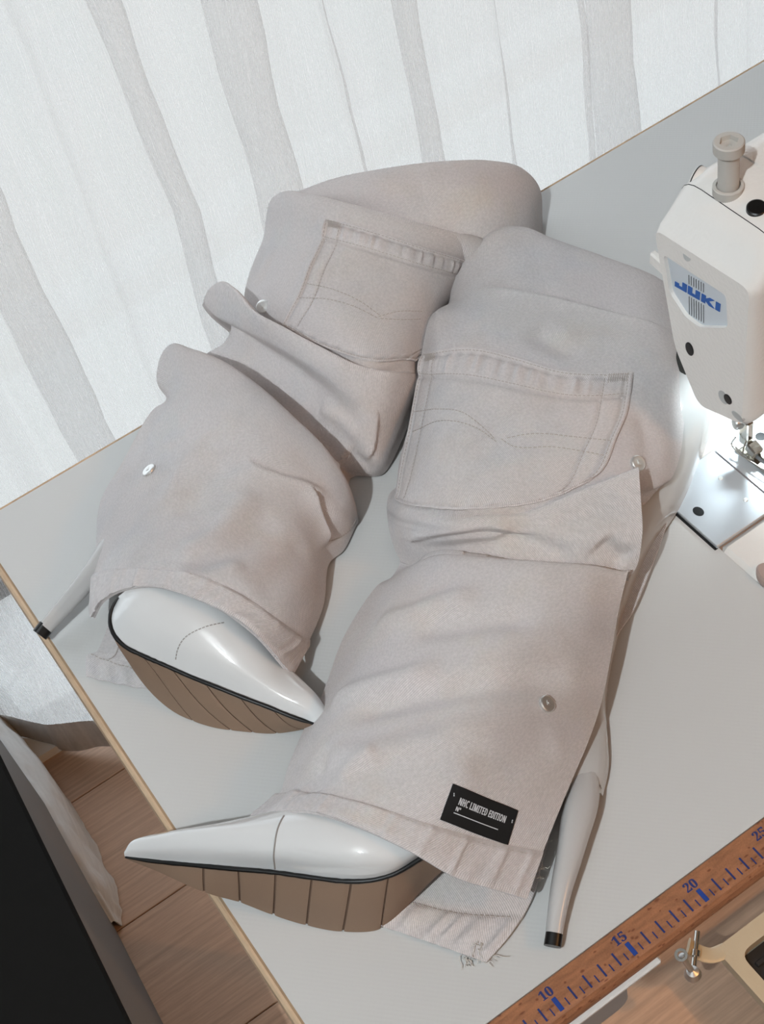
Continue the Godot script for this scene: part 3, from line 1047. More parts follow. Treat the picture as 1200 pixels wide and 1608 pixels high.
func left_boot() -> void:
	var base := Vector3(-4, 0, -6)
	var o := thing("denim_boot", "left slouchy stone-grey denim boot with its heel towards the table corner", "boot", base, "pair of denim boots")
	var nt := net([[9.35, 0.20, -19.23, 13.85, 0.20, -18.82, 18.20, 0.20, -18.11, 23.05, 0.20, -17.98, 25.49, 0.20, -16.10],
		[9.86, 7.50, -23.81, 11.94, 8.50, -22.20, 15.14, 9.00, -19.96, 19.31, 8.60, -17.77, 22.61, 7.20, -16.96, 25.11, 5.20, -16.65, 26.24, 2.80, -16.23, 25.85, 0.20, -15.75],
		[9.67, 7.80, -23.10, 12.42, 9.00, -19.27, 16.11, 9.00, -16.38, 20.05, 7.60, -14.19, 23.43, 4.50, -13.74, 25.35, 0.20, -15.10],
		[9.58, 6.50, -23.19, 11.79, 7.20, -18.89, 14.66, 6.60, -14.89, 17.90, 5.00, -11.74, 21.81, 2.20, -11.55, 23.33, 0.20, -12.63],
		[8.95, 6.00, -23.11, 11.29, 6.80, -18.26, 14.08, 6.00, -14.20, 17.35, 4.40, -11.11, 20.37, 2.00, -10.85, 22.08, 0.20, -11.40],
		[10.45, 0.15, -24.75, 8.17, 6.50, -25.40, 8.17, 8.30, -24.07, 8.53, 9.20, -22.81, 9.12, 9.80, -20.83, 10.52, 10.00, -17.74, 11.98, 9.80, -15.01, 14.48, 8.50, -12.55, 16.90, 6.40, -12.06, 19.22, 3.60, -12.61, 20.81, 0.40, -10.88],
		[7.57, 0.15, -23.92, 6.00, 4.50, -24.37, 6.20, 6.50, -21.77, 6.93, 8.30, -17.90, 8.57, 9.00, -13.39, 10.86, 8.00, -10.62, 12.89, 6.00, -10.09, 15.07, 2.60, -11.11, 16.67, 0.40, -10.13],
		[4.49, 0.15, -21.66, 3.16, 3.80, -22.04, 2.69, 6.00, -18.02, 3.03, 7.60, -13.64, 4.67, 8.20, -9.30, 7.20, 6.80, -7.16, 9.52, 4.00, -7.49, 11.29, 1.20, -8.53, 11.72, 0.30, -7.32],
		[3.29, 0.15, -20.24, 2.03, 3.60, -20.60, 1.38, 4.80, -17.09, 1.87, 5.80, -13.34, 2.95, 6.60, -8.82, 4.33, 6.90, -5.61, 7.06, 5.40, -5.76, 9.17, 2.40, -7.22, 10.14, 0.30, -8.00],
		[2.52, 0.15, -19.64, 1.47, 3.00, -19.94, 1.02, 3.60, -17.02, 1.54, 4.40, -13.37, 2.62, 5.40, -8.72, 4.09, 6.60, -5.34, 6.59, 5.20, -5.14, 8.50, 2.00, -6.83, 9.22, 0.30, -7.48],
		[1.35, 0.15, -20.07, -0.61, 5.60, -20.63, -0.23, 6.80, -20.29, 0.45, 7.80, -19.37, 0.62, 8.40, -17.44, 0.51, 8.40, -14.39, 1.20, 8.40, -11.62, 2.10, 8.20, -8.56, 3.19, 7.80, -5.57, 4.75, 6.80, -4.31, 6.65, 4.40, -4.82, 7.98, 0.40, -6.81],
		[1.00, 0.15, -20.39, -0.75, 5.00, -20.89, -0.89, 5.50, -19.42, -0.69, 6.00, -17.82, -0.10, 6.80, -14.08, 0.74, 7.20, -10.09, 1.70, 7.00, -5.92, 2.96, 5.40, -3.62, 4.44, 2.40, -3.69, 4.65, 0.30, -4.24],
		[1.43, 0.15, -19.16, 0.17, 3.60, -19.52, 0.23, 4.20, -17.65, 0.49, 4.80, -14.16, 1.09, 5.00, -9.82, 1.31, 5.00, -5.60, 1.46, 3.80, -3.03, 1.88, 1.80, -2.28, 2.25, 0.30, -2.64],
		[0.08, 0.15, -18.27, -1.04, 3.20, -18.59, -0.90, 3.60, -16.00, -0.69, 3.80, -11.74, -0.02, 3.60, -7.73, 0.35, 3.20, -4.73, 0.73, 2.40, -3.39, 1.05, 0.90, -2.58, 1.36, 0.20, -2.77],
		[-1.68, 0.15, -18.58, -2.66, 2.80, -18.86, -1.82, 2.80, -15.74, -1.33, 2.80, -11.10, -0.69, 2.40, -6.28, -0.25, 1.50, -4.29, 0.07, 0.40, -4.16, 0.21, 0.20, -3.79],
		[-3.37, 0.15, -17.99, -4.14, 2.20, -18.21, -3.03, 2.00, -14.05, -2.26, 2.00, -9.91, -1.65, 1.60, -5.04, -0.95, 0.90, -3.90, -0.44, 0.20, -3.45],
		[-5.39, 0.15, -17.79, -6.79, 4.00, -18.19, -5.90, 5.20, -18.54, -5.07, 6.40, -17.81, -4.35, 7.00, -15.75, -3.53, 7.40, -13.30, -2.76, 7.60, -9.25, -2.34, 7.40, -5.01, -1.90, 6.40, -1.70, -1.71, 4.40, -0.35, -1.65, 2.20, -0.14, -1.69, 0.40, -0.26],
		[-7.99, 2.60, -16.99, -7.42, 4.60, -14.36, -6.37, 6.20, -10.74, -5.24, 7.20, -6.96, -4.31, 7.20, -3.52, -3.43, 5.60, -0.77, -3.05, 3.40, 0.61, -2.22, 0.30, 0.12],
		[-12.09, 1.20, -15.34, -11.55, 3.40, -12.22, -10.42, 5.40, -8.44, -9.02, 6.80, -4.91, -7.33, 7.20, -1.76, -5.89, 6.00, 0.17, -4.82, 3.40, 1.03, -3.88, 0.30, 1.24],
		[-14.96, 1.20, -13.21, -14.46, 3.60, -9.92, -13.30, 6.00, -5.50, -11.59, 7.20, -1.85, -9.53, 7.30, 1.19, -7.68, 6.00, 2.68, -6.12, 3.20, 2.45, -5.36, 0.30, 1.63],
		[-17.24, 1.80, -9.12, -16.71, 4.20, -6.14, -15.37, 6.60, -2.19, -13.33, 7.80, 1.54, -11.32, 7.60, 4.34, -9.74, 5.80, 5.56, -8.33, 2.80, 5.19, -7.54, 0.40, 4.38],
		[-18.61, 2.40, -6.22, -17.85, 4.80, -3.82, -16.41, 6.80, -0.99, -14.55, 7.80, 2.08, -12.73, 7.30, 5.04, -11.64, 5.60, 7.06, -10.73, 3.00, 7.26, -10.00, 0.80, 6.47],
		[-20.10, 2.40, -3.47, -19.05, 4.80, -2.22, -17.65, 6.40, -0.63, -16.40, 7.10, 0.90, -14.97, 7.50, 3.50, -13.92, 7.20, 5.47, -13.11, 6.30, 7.53, -12.60, 4.20, 8.66, -12.28, 2.40, 8.85]], 161, 361)
	crease(nt, [Vector2(0.5566, 0.7962), Vector2(0.6121, 0.8005), Vector2(0.6765, 0.7980), Vector2(0.7382, 0.7855), Vector2(0.7816, 0.7768), Vector2(0.8191, 0.7676)], 0.45, 0.9, -1)
	crease(nt, [Vector2(0.7431, 0.7856), Vector2(0.8092, 0.7994), Vector2(0.8812, 0.8181), Vector2(0.9293, 0.8444)], 0.7, 0.9, -1)
	crease(nt, [Vector2(0.6543, 0.8235), Vector2(0.6218, 0.8504), Vector2(0.5565, 0.8914), Vector2(0.4288, 0.9321)], 0.50, 0.9)
	crease(nt, [Vector2(0.7244, 0.8399), Vector2(0.6230, 0.8959), Vector2(0.4664, 0.9667)], -0.32, 1.1)
	crease(nt, [Vector2(0.6544, 0.9129), Vector2(0.5577, 0.9453), Vector2(0.4481, 0.9736)], 0.40, 0.7)
	crease(nt, [Vector2(0.8157, 0.8621), Vector2(0.7362, 0.9086), Vector2(0.6678, 0.9486)], -0.28, 1.1)
	crease(nt, [Vector2(0.3962, 0.7905), Vector2(0.3834, 0.8224), Vector2(0.4056, 0.8652)], 0.35, 0.9)
	crease(nt, [Vector2(0.5158, 0.8017), Vector2(0.4887, 0.8352), Vector2(0.4778, 0.8761)], -0.28, 1.1)
	crease(nt, [Vector2(0.8170, 0.5151), Vector2(0.8621, 0.5428), Vector2(0.9166, 0.5840)], 0.38, 0.8, -1)
	crease(nt, [Vector2(0.8312, 0.5675), Vector2(0.8707, 0.6038), Vector2(0.8203, 0.7283)], 0.5, 0.6, -1)
	crease(nt, [Vector2(0.6641, 0.5784), Vector2(0.7615, 0.5655), Vector2(0.8399, 0.5604)], 0.35, 0.6)
	crease(nt, [Vector2(0.2979, 0.2826), Vector2(0.2535, 0.3206), Vector2(0.2485, 0.3584)], 0.18, 0.5)
	nt.normals(true)
	var s := Soup.new()
	s.shell(nt.g, nt.nu, nt.nv, nt.size, 0.13, true, tinted(nt, 11), nt.weave(-1.0))
	build("denim_shaft", s, M.denim, o, base)
	hem_band(o, nt, base, M.denim, 0.957, 12, 1.0)
	pocket(o, nt, base, M.denim, [
		[Vector2(0.4556, 0.2783), Vector2(0.5672, 0.2785), Vector2(0.6667, 0.2804), Vector2(0.8694, 0.2778)],
		[Vector2(0.4425, 0.3195), Vector2(0.5736, 0.3192), Vector2(0.6946, 0.3186), Vector2(0.9158, 0.3085)],
		[Vector2(0.4466, 0.3540), Vector2(0.5797, 0.3570), Vector2(0.6966, 0.3567), Vector2(0.9266, 0.3446)],
		[Vector2(0.3952, 0.3895), Vector2(0.5091, 0.3958), Vector2(0.6017, 0.3977), Vector2(0.6987, 0.3992), Vector2(0.8126, 0.4077)]],
		[[Vector2(0.4630, 0.3401), Vector2(0.5434, 0.3394), Vector2(0.6156, 0.3437), Vector2(0.6632, 0.3511)], [Vector2(0.6604, 0.3527), Vector2(0.6883, 0.3450), Vector2(0.7619, 0.3347)],
		[Vector2(0.4557, 0.3539), Vector2(0.5408, 0.3485), Vector2(0.6085, 0.3492), Vector2(0.6601, 0.3539)], [Vector2(0.6657, 0.3539), Vector2(0.7065, 0.3497), Vector2(0.7693, 0.3414)]], 13)
	stud(o, base, nt.at(Vector2(0.2991, 0.3799)) + Vector3(0, 0.1, 0), (nt.up(Vector2(0.2991, 0.3799)) * 0.35 + Vector3(-0.15, 0.8, 0.4)).normalized())
	stud(o, base, nt.at(Vector2(0.2375, 0.8271)), nt.up(Vector2(0.2375, 0.8271)))
	var back := net([[-16.53, 0.30, -7.14, -15.23, 0.30, -5.32, -13.71, 0.30, -2.64],
		[-18.31, 0.40, -5.10, -16.84, 0.30, -3.27, -14.32, 0.30, 0.20],
		[-20.09, 0.50, -3.18, -18.56, 0.35, -1.37, -15.23, 0.30, 2.67],
		[-21.09, 0.55, -2.41, -19.44, 0.40, -0.14, -15.84, 0.30, 3.73],
		[-21.62, 0.50, -2.64, -20.29, 0.40, -0.34, -16.08, 0.30, 4.15],
		[-22.45, 0.30, -1.33, -20.88, 0.30, 0.72, -16.86, 0.30, 5.53]], 40, 50)
	for k in back.g.size():
		if k / 40 > 33: back.g[k].y += 0.06 * sin((k % 40) * 1.1)
	back.normals(true)
	var sb := Soup.new()
	sb.shell(back.g, 40, 50, back.size, 0.13, true, tinted(back, 14), back.weave(1.0))
	var bk := build("rear_flap", sb, M.denim, o, base)
	var st := Soup.new()
	stitches(st, back, [Vector2(0.02, 0.79), Vector2(0.3, 0.79), Vector2(0.6, 0.79), Vector2(0.98, 0.79)])
	stitches(st, back, [Vector2(0.16, 0.3), Vector2(0.16, 0.5), Vector2(0.17, 0.76)], 0.22)
	build("stitching", st, M.thread, bk, base)
	# side seam at the inner edge of the shaft
	var se := Soup.new()
	stitches(se, nt, [Vector2(0.9219, 0.8329), Vector2(0.9549, 0.8065), Vector2(0.9733, 0.7811), Vector2(0.9761, 0.7436)], 0.26)
	build("side_stitching", se, M.thread, o, base)
	var up := net([[-18.49, 5.60, -1.13, -17.63, 6.20, -0.80, -16.39, 6.40, -0.84, -15.62, 6.00, -1.21, -15.22, 1.50, -2.81],
		[-19.48, 5.20, -0.30, -18.10, 6.30, 0.16, -16.35, 6.70, 0.13, -15.30, 6.30, -0.32, -14.85, 1.50, -2.15],
		[-19.78, 4.80, 1.09, -18.08, 6.20, 1.35, -16.08, 6.80, 1.40, -14.77, 6.40, 0.88, -14.39, 1.50, -0.77],
		[-18.37, 4.20, 4.08, -16.80, 5.80, 4.22, -15.02, 6.50, 4.02, -13.62, 6.20, 3.26, -13.46, 1.20, 1.72],
		[-16.44, 3.60, 7.27, -15.14, 4.90, 7.24, -13.67, 5.20, 6.82, -12.67, 4.60, 6.04, -12.74, 1.00, 5.03],
		[-14.60, 2.90, 10.05, -13.78, 3.60, 9.89, -12.70, 3.40, 9.10, -12.12, 2.80, 8.36, -12.18, 0.80, 8.11],
		[-13.43, 2.30, 11.64, -12.91, 2.90, 11.56, -12.21, 3.00, 11.29, -11.83, 2.60, 11.05, -11.82, 0.80, 10.51],
		[-12.69, 1.90, 12.51, -12.38, 2.20, 12.43, -12.00, 2.30, 12.24, -11.80, 2.00, 12.11, -11.80, 1.00, 11.68],
		[-12.15, 1.60, 12.44, -12.07, 1.70, 12.41, -11.95, 1.80, 12.41, -11.87, 1.70, 12.40, -11.90, 1.40, 12.26]], 41, 110)
	var su := Soup.new()
	su.shell(up.g, 41, 110, up.size, 0.15, true)
	var vamp := build("shoe_upper", su, M.patent, o, base)
	vamp.set_meta("label", "glossy pale grey patent pointed shoe")
	var sm := Soup.new()
	var row: Array = [Vector2(0.0618, 0.3915), Vector2(0.1391, 0.3815), Vector2(0.2243, 0.3814), Vector2(0.3138, 0.4040), Vector2(0.4084, 0.4425)]
	stitches(sm, up, row, 0.24, 0.17, 0.04, 0.02)
	build("seam", sm, M.seam, vamp, base)
	sole(o, base, [[-18.58, 5.50, -1.04, -18.52, 4.80, -1.25, -18.36, 4.00, -1.53],
		[-19.56, 5.10, -0.21, -19.56, 4.60, -0.09, -19.41, 4.00, -0.05],
		[-19.89, 4.70, 1.15, -19.93, 4.10, 1.35, -19.84, 3.40, 1.44],
		[-19.16, 4.40, 2.86, -19.47, 3.00, 2.94, -19.72, 1.40, 2.95],
		[-18.07, 4.10, 4.73, -18.59, 2.40, 4.88, -19.10, 0.30, 4.89],
		[-16.90, 3.70, 6.68, -17.38, 2.10, 6.95, -17.82, 0.10, 7.10],
		[-15.67, 3.30, 8.55, -16.03, 1.80, 8.70, -16.32, 0.10, 8.80],
		[-14.53, 2.80, 10.26, -14.73, 1.60, 10.32, -14.86, 0.20, 10.24],
		[-13.48, 2.30, 11.72, -13.52, 1.60, 11.66, -13.50, 0.80, 11.47],
		[-12.72, 1.80, 12.53, -12.68, 1.60, 12.46, -12.64, 1.40, 12.40],
		[-12.18, 1.50, 12.45, -12.18, 1.40, 12.40, -12.17, 1.30, 12.36]], [Vector2(0, 0), Vector2(0.3084, 0.4763), Vector2(0.4142, 0.6026), Vector2(0.5326, 0.6785), Vector2(0.6467, 0.7643), Vector2(0.7630, 0.8603), Vector2(0.97, 0.97)])
	welt(o, base, [Vector3(-18.34, 5.80, -0.95), Vector3(-19.02, 5.50, -0.72), Vector3(-19.55, 5.20, -0.17), Vector3(-19.81, 4.95, 0.70), Vector3(-19.68, 4.70, 1.70), Vector3(-19.06, 4.45, 2.98), Vector3(-18.24, 4.20, 4.43), Vector3(-17.40, 3.90, 5.89), Vector3(-16.50, 3.70, 7.42), Vector3(-15.59, 3.35, 8.83), Vector3(-14.65, 2.95, 10.16), Vector3(-13.73, 2.45, 11.45), Vector3(-12.81, 1.95, 12.51)], 0.15)
	heel(o, base, [Vector3(-14.25, 2.10, -9.47), Vector3(-15.99, 2.10, -8.45), Vector3(-17.93, 1.90, -7.50), Vector3(-19.86, 1.60, -6.81), Vector3(-21.50, 1.35, -6.34), Vector3(-22.93, 1.10, -5.97)],
		[Vector2(0.86, 0.86), Vector2(0.86, 0.86), Vector2(0.78, 0.78), Vector2(0.66, 0.66), Vector2(0.56, 0.56), Vector2(0.49, 0.49)], [Vector3(-22.80, 1.12, -6.04), Vector3(-23.49, 0.95, -5.84)], [Vector2(0.51, 0.51)], 7.0, Vector3(0.5, 0.75, 0.5))

func right_boot() -> void:
	var base := Vector3(2, 0, 14)
	var o := thing("denim_boot", "right slouchy stone-grey denim boot in front, with a black woven label", "boot", base, "pair of denim boots")
	var nt := net([[17.93, 0.20, -13.93, 21.35, 0.20, -11.62, 23.19, 0.20, -7.01, 25.17, 0.20, -2.83, 26.47, 0.20, 0.19],
		[16.43, 0.15, -11.24, 15.17, 3.60, -11.60, 16.26, 4.60, -11.86, 18.14, 5.00, -12.46, 19.98, 5.40, -12.14, 21.11, 5.20, -11.35, 21.92, 5.30, -8.59, 23.56, 5.00, -4.85, 25.53, 4.00, -1.36, 26.61, 2.40, -0.41, 26.95, 0.30, 0.33],
		[14.87, 0.15, -9.44, 13.40, 4.20, -9.86, 14.37, 5.20, -9.66, 16.40, 5.70, -8.79, 18.98, 5.70, -6.22, 21.18, 5.40, -1.88, 22.89, 4.80, 1.47, 24.38, 2.80, 2.66, 25.11, 0.40, 2.66],
		[14.08, 0.15, -8.65, 12.58, 4.30, -9.08, 13.21, 5.40, -8.16, 14.67, 5.90, -6.41, 16.87, 5.90, -3.45, 19.30, 5.60, 0.46, 21.66, 4.80, 3.59, 22.44, 3.20, 4.72, 22.86, 1.00, 5.12],
		[12.13, 0.15, -8.66, 10.66, 4.20, -9.08, 10.84, 5.40, -7.78, 11.88, 6.20, -5.53, 13.76, 6.70, -1.40, 16.46, 6.50, 2.72, 19.11, 5.60, 5.35, 20.49, 4.00, 6.37, 21.03, 2.20, 6.73],
		[10.25, 0.15, -6.93, 8.92, 3.80, -7.31, 8.87, 5.20, -5.17, 9.42, 6.20, -2.85, 10.67, 6.90, 0.64, 13.02, 7.00, 5.09, 15.80, 6.00, 8.05, 17.83, 4.20, 9.05, 18.80, 2.80, 9.15],
		[6.83, 0.15, -3.72, 5.85, 2.80, -4.00, 5.65, 4.80, -1.43, 6.07, 6.20, 1.10, 7.46, 7.00, 4.28, 9.96, 7.00, 8.34, 12.52, 6.20, 10.78, 14.86, 4.60, 11.74, 16.28, 3.40, 11.65],
		[3.57, 0.15, -1.38, 2.94, 1.80, -1.56, 2.76, 3.80, 0.84, 3.05, 5.80, 3.85, 4.38, 6.90, 7.09, 6.93, 6.70, 9.62, 9.67, 6.00, 11.15, 12.16, 5.00, 12.39, 13.47, 4.00, 13.00, 14.53, 3.50, 12.83],
		[1.04, 0.80, -0.37, 0.57, 4.60, 4.22, 2.12, 6.30, 8.73, 5.09, 6.00, 11.28, 8.92, 5.00, 11.99, 11.34, 4.20, 12.72, 12.38, 3.80, 12.93, 13.44, 3.40, 12.88],
		[0.31, 1.00, 0.45, -0.12, 4.60, 4.86, 1.14, 6.20, 8.71, 4.35, 5.60, 10.89, 7.64, 4.60, 11.66, 10.38, 3.60, 12.60, 11.90, 3.00, 12.96],
		[-0.12, 1.00, 1.09, -0.65, 4.50, 5.39, 0.91, 6.20, 9.03, 3.15, 6.70, 10.71, 5.45, 7.00, 11.59, 7.90, 7.20, 12.24, 9.93, 7.30, 12.80, 11.71, 7.30, 13.24],
		[-0.81, 1.00, 2.35, -1.09, 4.00, 6.12, 0.66, 5.60, 9.25, 3.33, 6.40, 11.73, 6.07, 6.90, 13.28, 8.21, 7.00, 14.28, 10.15, 7.00, 15.33],
		[-1.24, 1.00, 3.38, -1.14, 3.20, 6.35, 0.36, 4.60, 8.77, 2.85, 5.80, 11.62, 5.35, 6.50, 14.17, 7.11, 6.60, 15.61, 9.05, 6.50, 16.75],
		[-1.49, 0.90, 4.17, -1.20, 2.60, 6.64, 0.34, 4.20, 9.41, 2.61, 5.20, 12.49, 4.76, 5.40, 14.79, 6.50, 5.10, 16.25, 8.17, 4.70, 17.30],
		[-1.68, 0.80, 4.87, -1.32, 2.00, 7.02, 0.27, 3.40, 10.01, 2.51, 4.40, 13.15, 4.67, 4.50, 15.42, 6.16, 4.20, 16.60, 7.43, 3.80, 17.30],
		[-2.74, 0.80, 5.53, -1.92, 2.80, 7.01, -0.60, 4.60, 8.74, 0.51, 5.60, 10.81, 1.89, 6.20, 12.97, 3.40, 6.50, 14.81, 5.46, 6.00, 16.41, 7.25, 5.20, 17.61],
		[-4.11, 1.00, 5.68, -3.36, 4.40, 9.52, -1.40, 6.30, 13.59, 1.02, 6.80, 16.72, 3.27, 6.00, 18.26, 5.36, 4.10, 18.89],
		[-7.79, 0.80, 7.44, -7.07, 4.40, 11.49, -5.32, 6.70, 15.94, -2.61, 7.30, 19.17, 0.29, 5.70, 20.52, 2.76, 3.30, 21.14],
		[-10.98, 0.80, 10.01, -10.35, 4.80, 14.15, -8.45, 7.00, 18.25, -5.64, 7.60, 21.51, -2.30, 5.30, 22.62, 0.65, 2.90, 22.85],
		[-13.73, 1.20, 11.99, -12.92, 5.20, 15.83, -10.96, 7.30, 19.79, -7.98, 7.60, 22.95, -4.63, 5.60, 23.95, -1.44, 2.90, 24.29],
		[-15.70, 1.80, 13.79, -14.75, 5.40, 17.40, -12.73, 7.30, 21.14, -10.10, 7.40, 24.07, -7.20, 5.40, 25.28, -4.22, 2.90, 25.96],
		[-17.27, 2.60, 15.51, -16.26, 5.60, 18.17, -14.36, 7.20, 21.68, -12.35, 7.00, 24.80, -10.13, 5.00, 26.56, -7.66, 2.80, 28.10],
		[-19.38, 3.60, 16.41, -18.18, 5.60, 18.19, -16.99, 6.80, 19.80, -15.35, 7.30, 22.60, -13.91, 6.90, 25.24, -12.41, 5.10, 27.40, -10.93, 3.70, 28.57, -9.78, 2.60, 29.48]], 161, 361)
	crease(nt, [Vector2(0.2634, 0.1376), Vector2(0.3610, 0.1528), Vector2(0.4723, 0.1561), Vector2(0.6587, 0.1571), Vector2(0.8182, 0.1527), Vector2(0.8609, 0.1414)], 0.5, 1.1, -1)
	crease(nt, [Vector2(0.1047, 0.8365), Vector2(0.3128, 0.8082), Vector2(0.4319, 0.7920), Vector2(0.5174, 0.7763)], 0.55, 0.85)
	crease(nt, [Vector2(0.2195, 0.8499), Vector2(0.3714, 0.8247), Vector2(0.5009, 0.8065), Vector2(0.6751, 0.7923), Vector2(0.8944, 0.7776)], -0.55, 1.0)
	crease(nt, [Vector2(0.1757, 0.7517), Vector2(0.3211, 0.7361), Vector2(0.4189, 0.7202), Vector2(0.5476, 0.7003)], 0.45, 0.9)
	crease(nt, [Vector2(0.3515, 0.7506), Vector2(0.4735, 0.7388), Vector2(0.5989, 0.7287), Vector2(0.7565, 0.7193)], -0.48, 1.0)
	crease(nt, [Vector2(0.1247, 0.9047), Vector2(0.4268, 0.8789), Vector2(0.5561, 0.8564), Vector2(0.7094, 0.8263)], 0.38, 0.8)
	crease(nt, [Vector2(0.4268, 0.8789), Vector2(0.3667, 0.9019), Vector2(0.3149, 0.9354)], 0.42, 0.6)
	crease(nt, [Vector2(0.2456, 0.8812), Vector2(0.2268, 0.9163), Vector2(0.2513, 0.9642)], -0.38, 0.7)
	crease(nt, [Vector2(0.1972, 0.5414), Vector2(0.3052, 0.5273), Vector2(0.4507, 0.5092), Vector2(0.5556, 0.5149), Vector2(0.6374, 0.5582)], 0.75, 1.1, 1)
	crease(nt, [Vector2(0.5525, 0.5221), Vector2(0.6440, 0.5686), Vector2(0.7923, 0.5907)], -0.45, 0.7)
	crease(nt, [Vector2(0.5119, 0.2072), Vector2(0.6164, 0.2245), Vector2(0.6791, 0.2326)], -0.4, 1.0)
	crease(nt, [Vector2(0.8616, 0.5652), Vector2(0.9157, 0.5823), Vector2(0.9659, 0.5951)], -0.5, 0.8)
	crease(nt, [Vector2(0.1444, 0.1250), Vector2(0.2574, 0.2276), Vector2(0.2927, 0.2716)], 0.22, 0.8)
	crease(nt, [Vector2(0.8302, 0.2781), Vector2(0.8775, 0.3215), Vector2(0.8862, 0.3679)], -0.25, 0.8)
	crease(nt, [Vector2(0.4069, 0.3213), Vector2(0.4937, 0.3426), Vector2(0.4884, 0.3831)], -0.2, 1.2)
	crease(nt, [Vector2(0.8906, 0.8589), Vector2(0.7633, 0.8860), Vector2(0.6336, 0.8927)], -0.2, 1.0)
	nt.normals(true)
	var s := Soup.new()
	s.shell(nt.g, nt.nu, nt.nv, nt.size, 0.13, true, tinted(nt, 21), nt.weave(-1.0, 0.62))
	build("denim_shaft", s, M.denim, o, base)
	hem_band(o, nt, base, M.denim, 0.957, 22, 1.0)
	pocket(o, nt, base, M.denim, [
		[Vector2(0.1972, 0.2736), Vector2(0.2900, 0.2644), Vector2(0.4162, 0.2531), Vector2(0.5289, 0.2533), Vector2(0.6322, 0.2559), Vector2(0.7255, 0.2491), Vector2(0.8049, 0.2412)],
		[Vector2(0.1610, 0.3195), Vector2(0.4044, 0.3160), Vector2(0.5830, 0.3101), Vector2(0.7100, 0.3020), Vector2(0.8064, 0.2846)],
		[Vector2(0.1418, 0.3667), Vector2(0.3961, 0.3632), Vector2(0.5723, 0.3574), Vector2(0.6942, 0.3479), Vector2(0.7859, 0.3252)],
		[Vector2(0.1292, 0.4071), Vector2(0.3736, 0.4057), Vector2(0.5576, 0.3991), Vector2(0.6851, 0.3974), Vector2(0.7737, 0.3819)],
		[Vector2(0.1229, 0.4398), Vector2(0.2889, 0.4418), Vector2(0.4230, 0.4326), Vector2(0.5411, 0.4203), Vector2(0.6193, 0.4122), Vector2(0.6948, 0.4058)]],
		[[Vector2(0.1389, 0.3396), Vector2(0.2880, 0.3298), Vector2(0.3977, 0.3301), Vector2(0.4663, 0.3425), Vector2(0.4953, 0.3492)], [Vector2(0.5242, 0.3457), Vector2(0.6076, 0.3339), Vector2(0.6922, 0.3292), Vector2(0.7798, 0.3258)],
		[Vector2(0.1702, 0.3570), Vector2(0.3347, 0.3401), Vector2(0.4403, 0.3422), Vector2(0.4963, 0.3505)], [Vector2(0.5094, 0.3469), Vector2(0.5448, 0.3531), Vector2(0.6491, 0.3463), Vector2(0.7415, 0.3470), Vector2(0.7816, 0.3489)]], 23)
	for q in [Vector2(0.8078, 0.8113), Vector2(0.8603, 0.3542)]: stud(o, base, nt.at(q), nt.up(q))
	# woven label
	var flat := func(_u: float, _v: float) -> float: return 0.07
	var lb := patch(nt, [[Vector2(0.6364, 0.9090), Vector2(0.7426, 0.9210), Vector2(0.8608, 0.9305)], [Vector2(0.6450, 0.9296), Vector2(0.7550, 0.9377), Vector2(0.8721, 0.9437)], [Vector2(0.6555, 0.9491), Vector2(0.7667, 0.9538), Vector2(0.8817, 0.9572)]], 30, 18, flat)
	var sl := Soup.new()
	sl.shell(lb.g, 30, 18, lb.size, 0.07, true)
	var lo := build("woven_label", sl, M.label, o, base)
	lo.set_meta("label", "black woven label with white lettering")
	var tx := Soup.new()
	for w in [["NHC LIMITED EDITION", 0.50, 0.465, 0.195, 0.70], ["NHC LIMITED EDITION", 0.5035, 0.465, 0.195, 0.70], ["N°", 0.175, 0.635, 0.12, 0.065], ["N°", 0.178, 0.635, 0.12, 0.065]]:
		var tr := lettering(w[0], "Droid Sans", true)
		var k := PackedVector2Array(tr[0])
		for j in k.size() / 3:
			var p := []
			for e in 3:
				var q := Vector2(w[1] + k[j * 3 + e].x / tr[1] * w[4], w[2] - k[j * 3 + e].y * w[3])
				p.append(lb.at(q) + lb.up(q) * 0.015)
			if (p[1] - p[0]).cross(p[2] - p[0]).dot(Vector3.UP) < 0: tx.tri(p[0], p[2], p[1])
			else: tx.tri(p[0], p[1], p[2])
	stitches(tx, lb, [Vector2(0.135, 0.70), Vector2(0.45, 0.69), Vector2(0.80, 0.69)], 0.12, 0.13, 0.03, 0.01)
	build("lettering", tx, M.print, lo, base)
	for way in [[Vector2(0.05, 0.22), Vector2(0.06, 0.28), Vector2(0.07, 0.33)], [Vector2(0.955, 0.3), Vector2(0.95, 0.34), Vector2(0.955, 0.38)]]:
		var lt := Soup.new()
		stitches(lt, lb, way, 0.1, 0.08, 0.03, 0.02)
		build("tack_stitch", lt, M.print, lo, base)
	var dk := Soup.new()
	dk.tube(even([Vector3(21.97, 3.60, 4.57), Vector3(21.37, 3.70, 5.60), Vector3(21.10, 3.30, 6.28), Vector3(21.10, 2.60, 6.66)], 16), [Vector2(0.35, 0.2)], 10, 3.0)
	build("dark_lining", dk, M.lining, o, base).set_meta("label", "dark grey lining showing at the shaft edge")
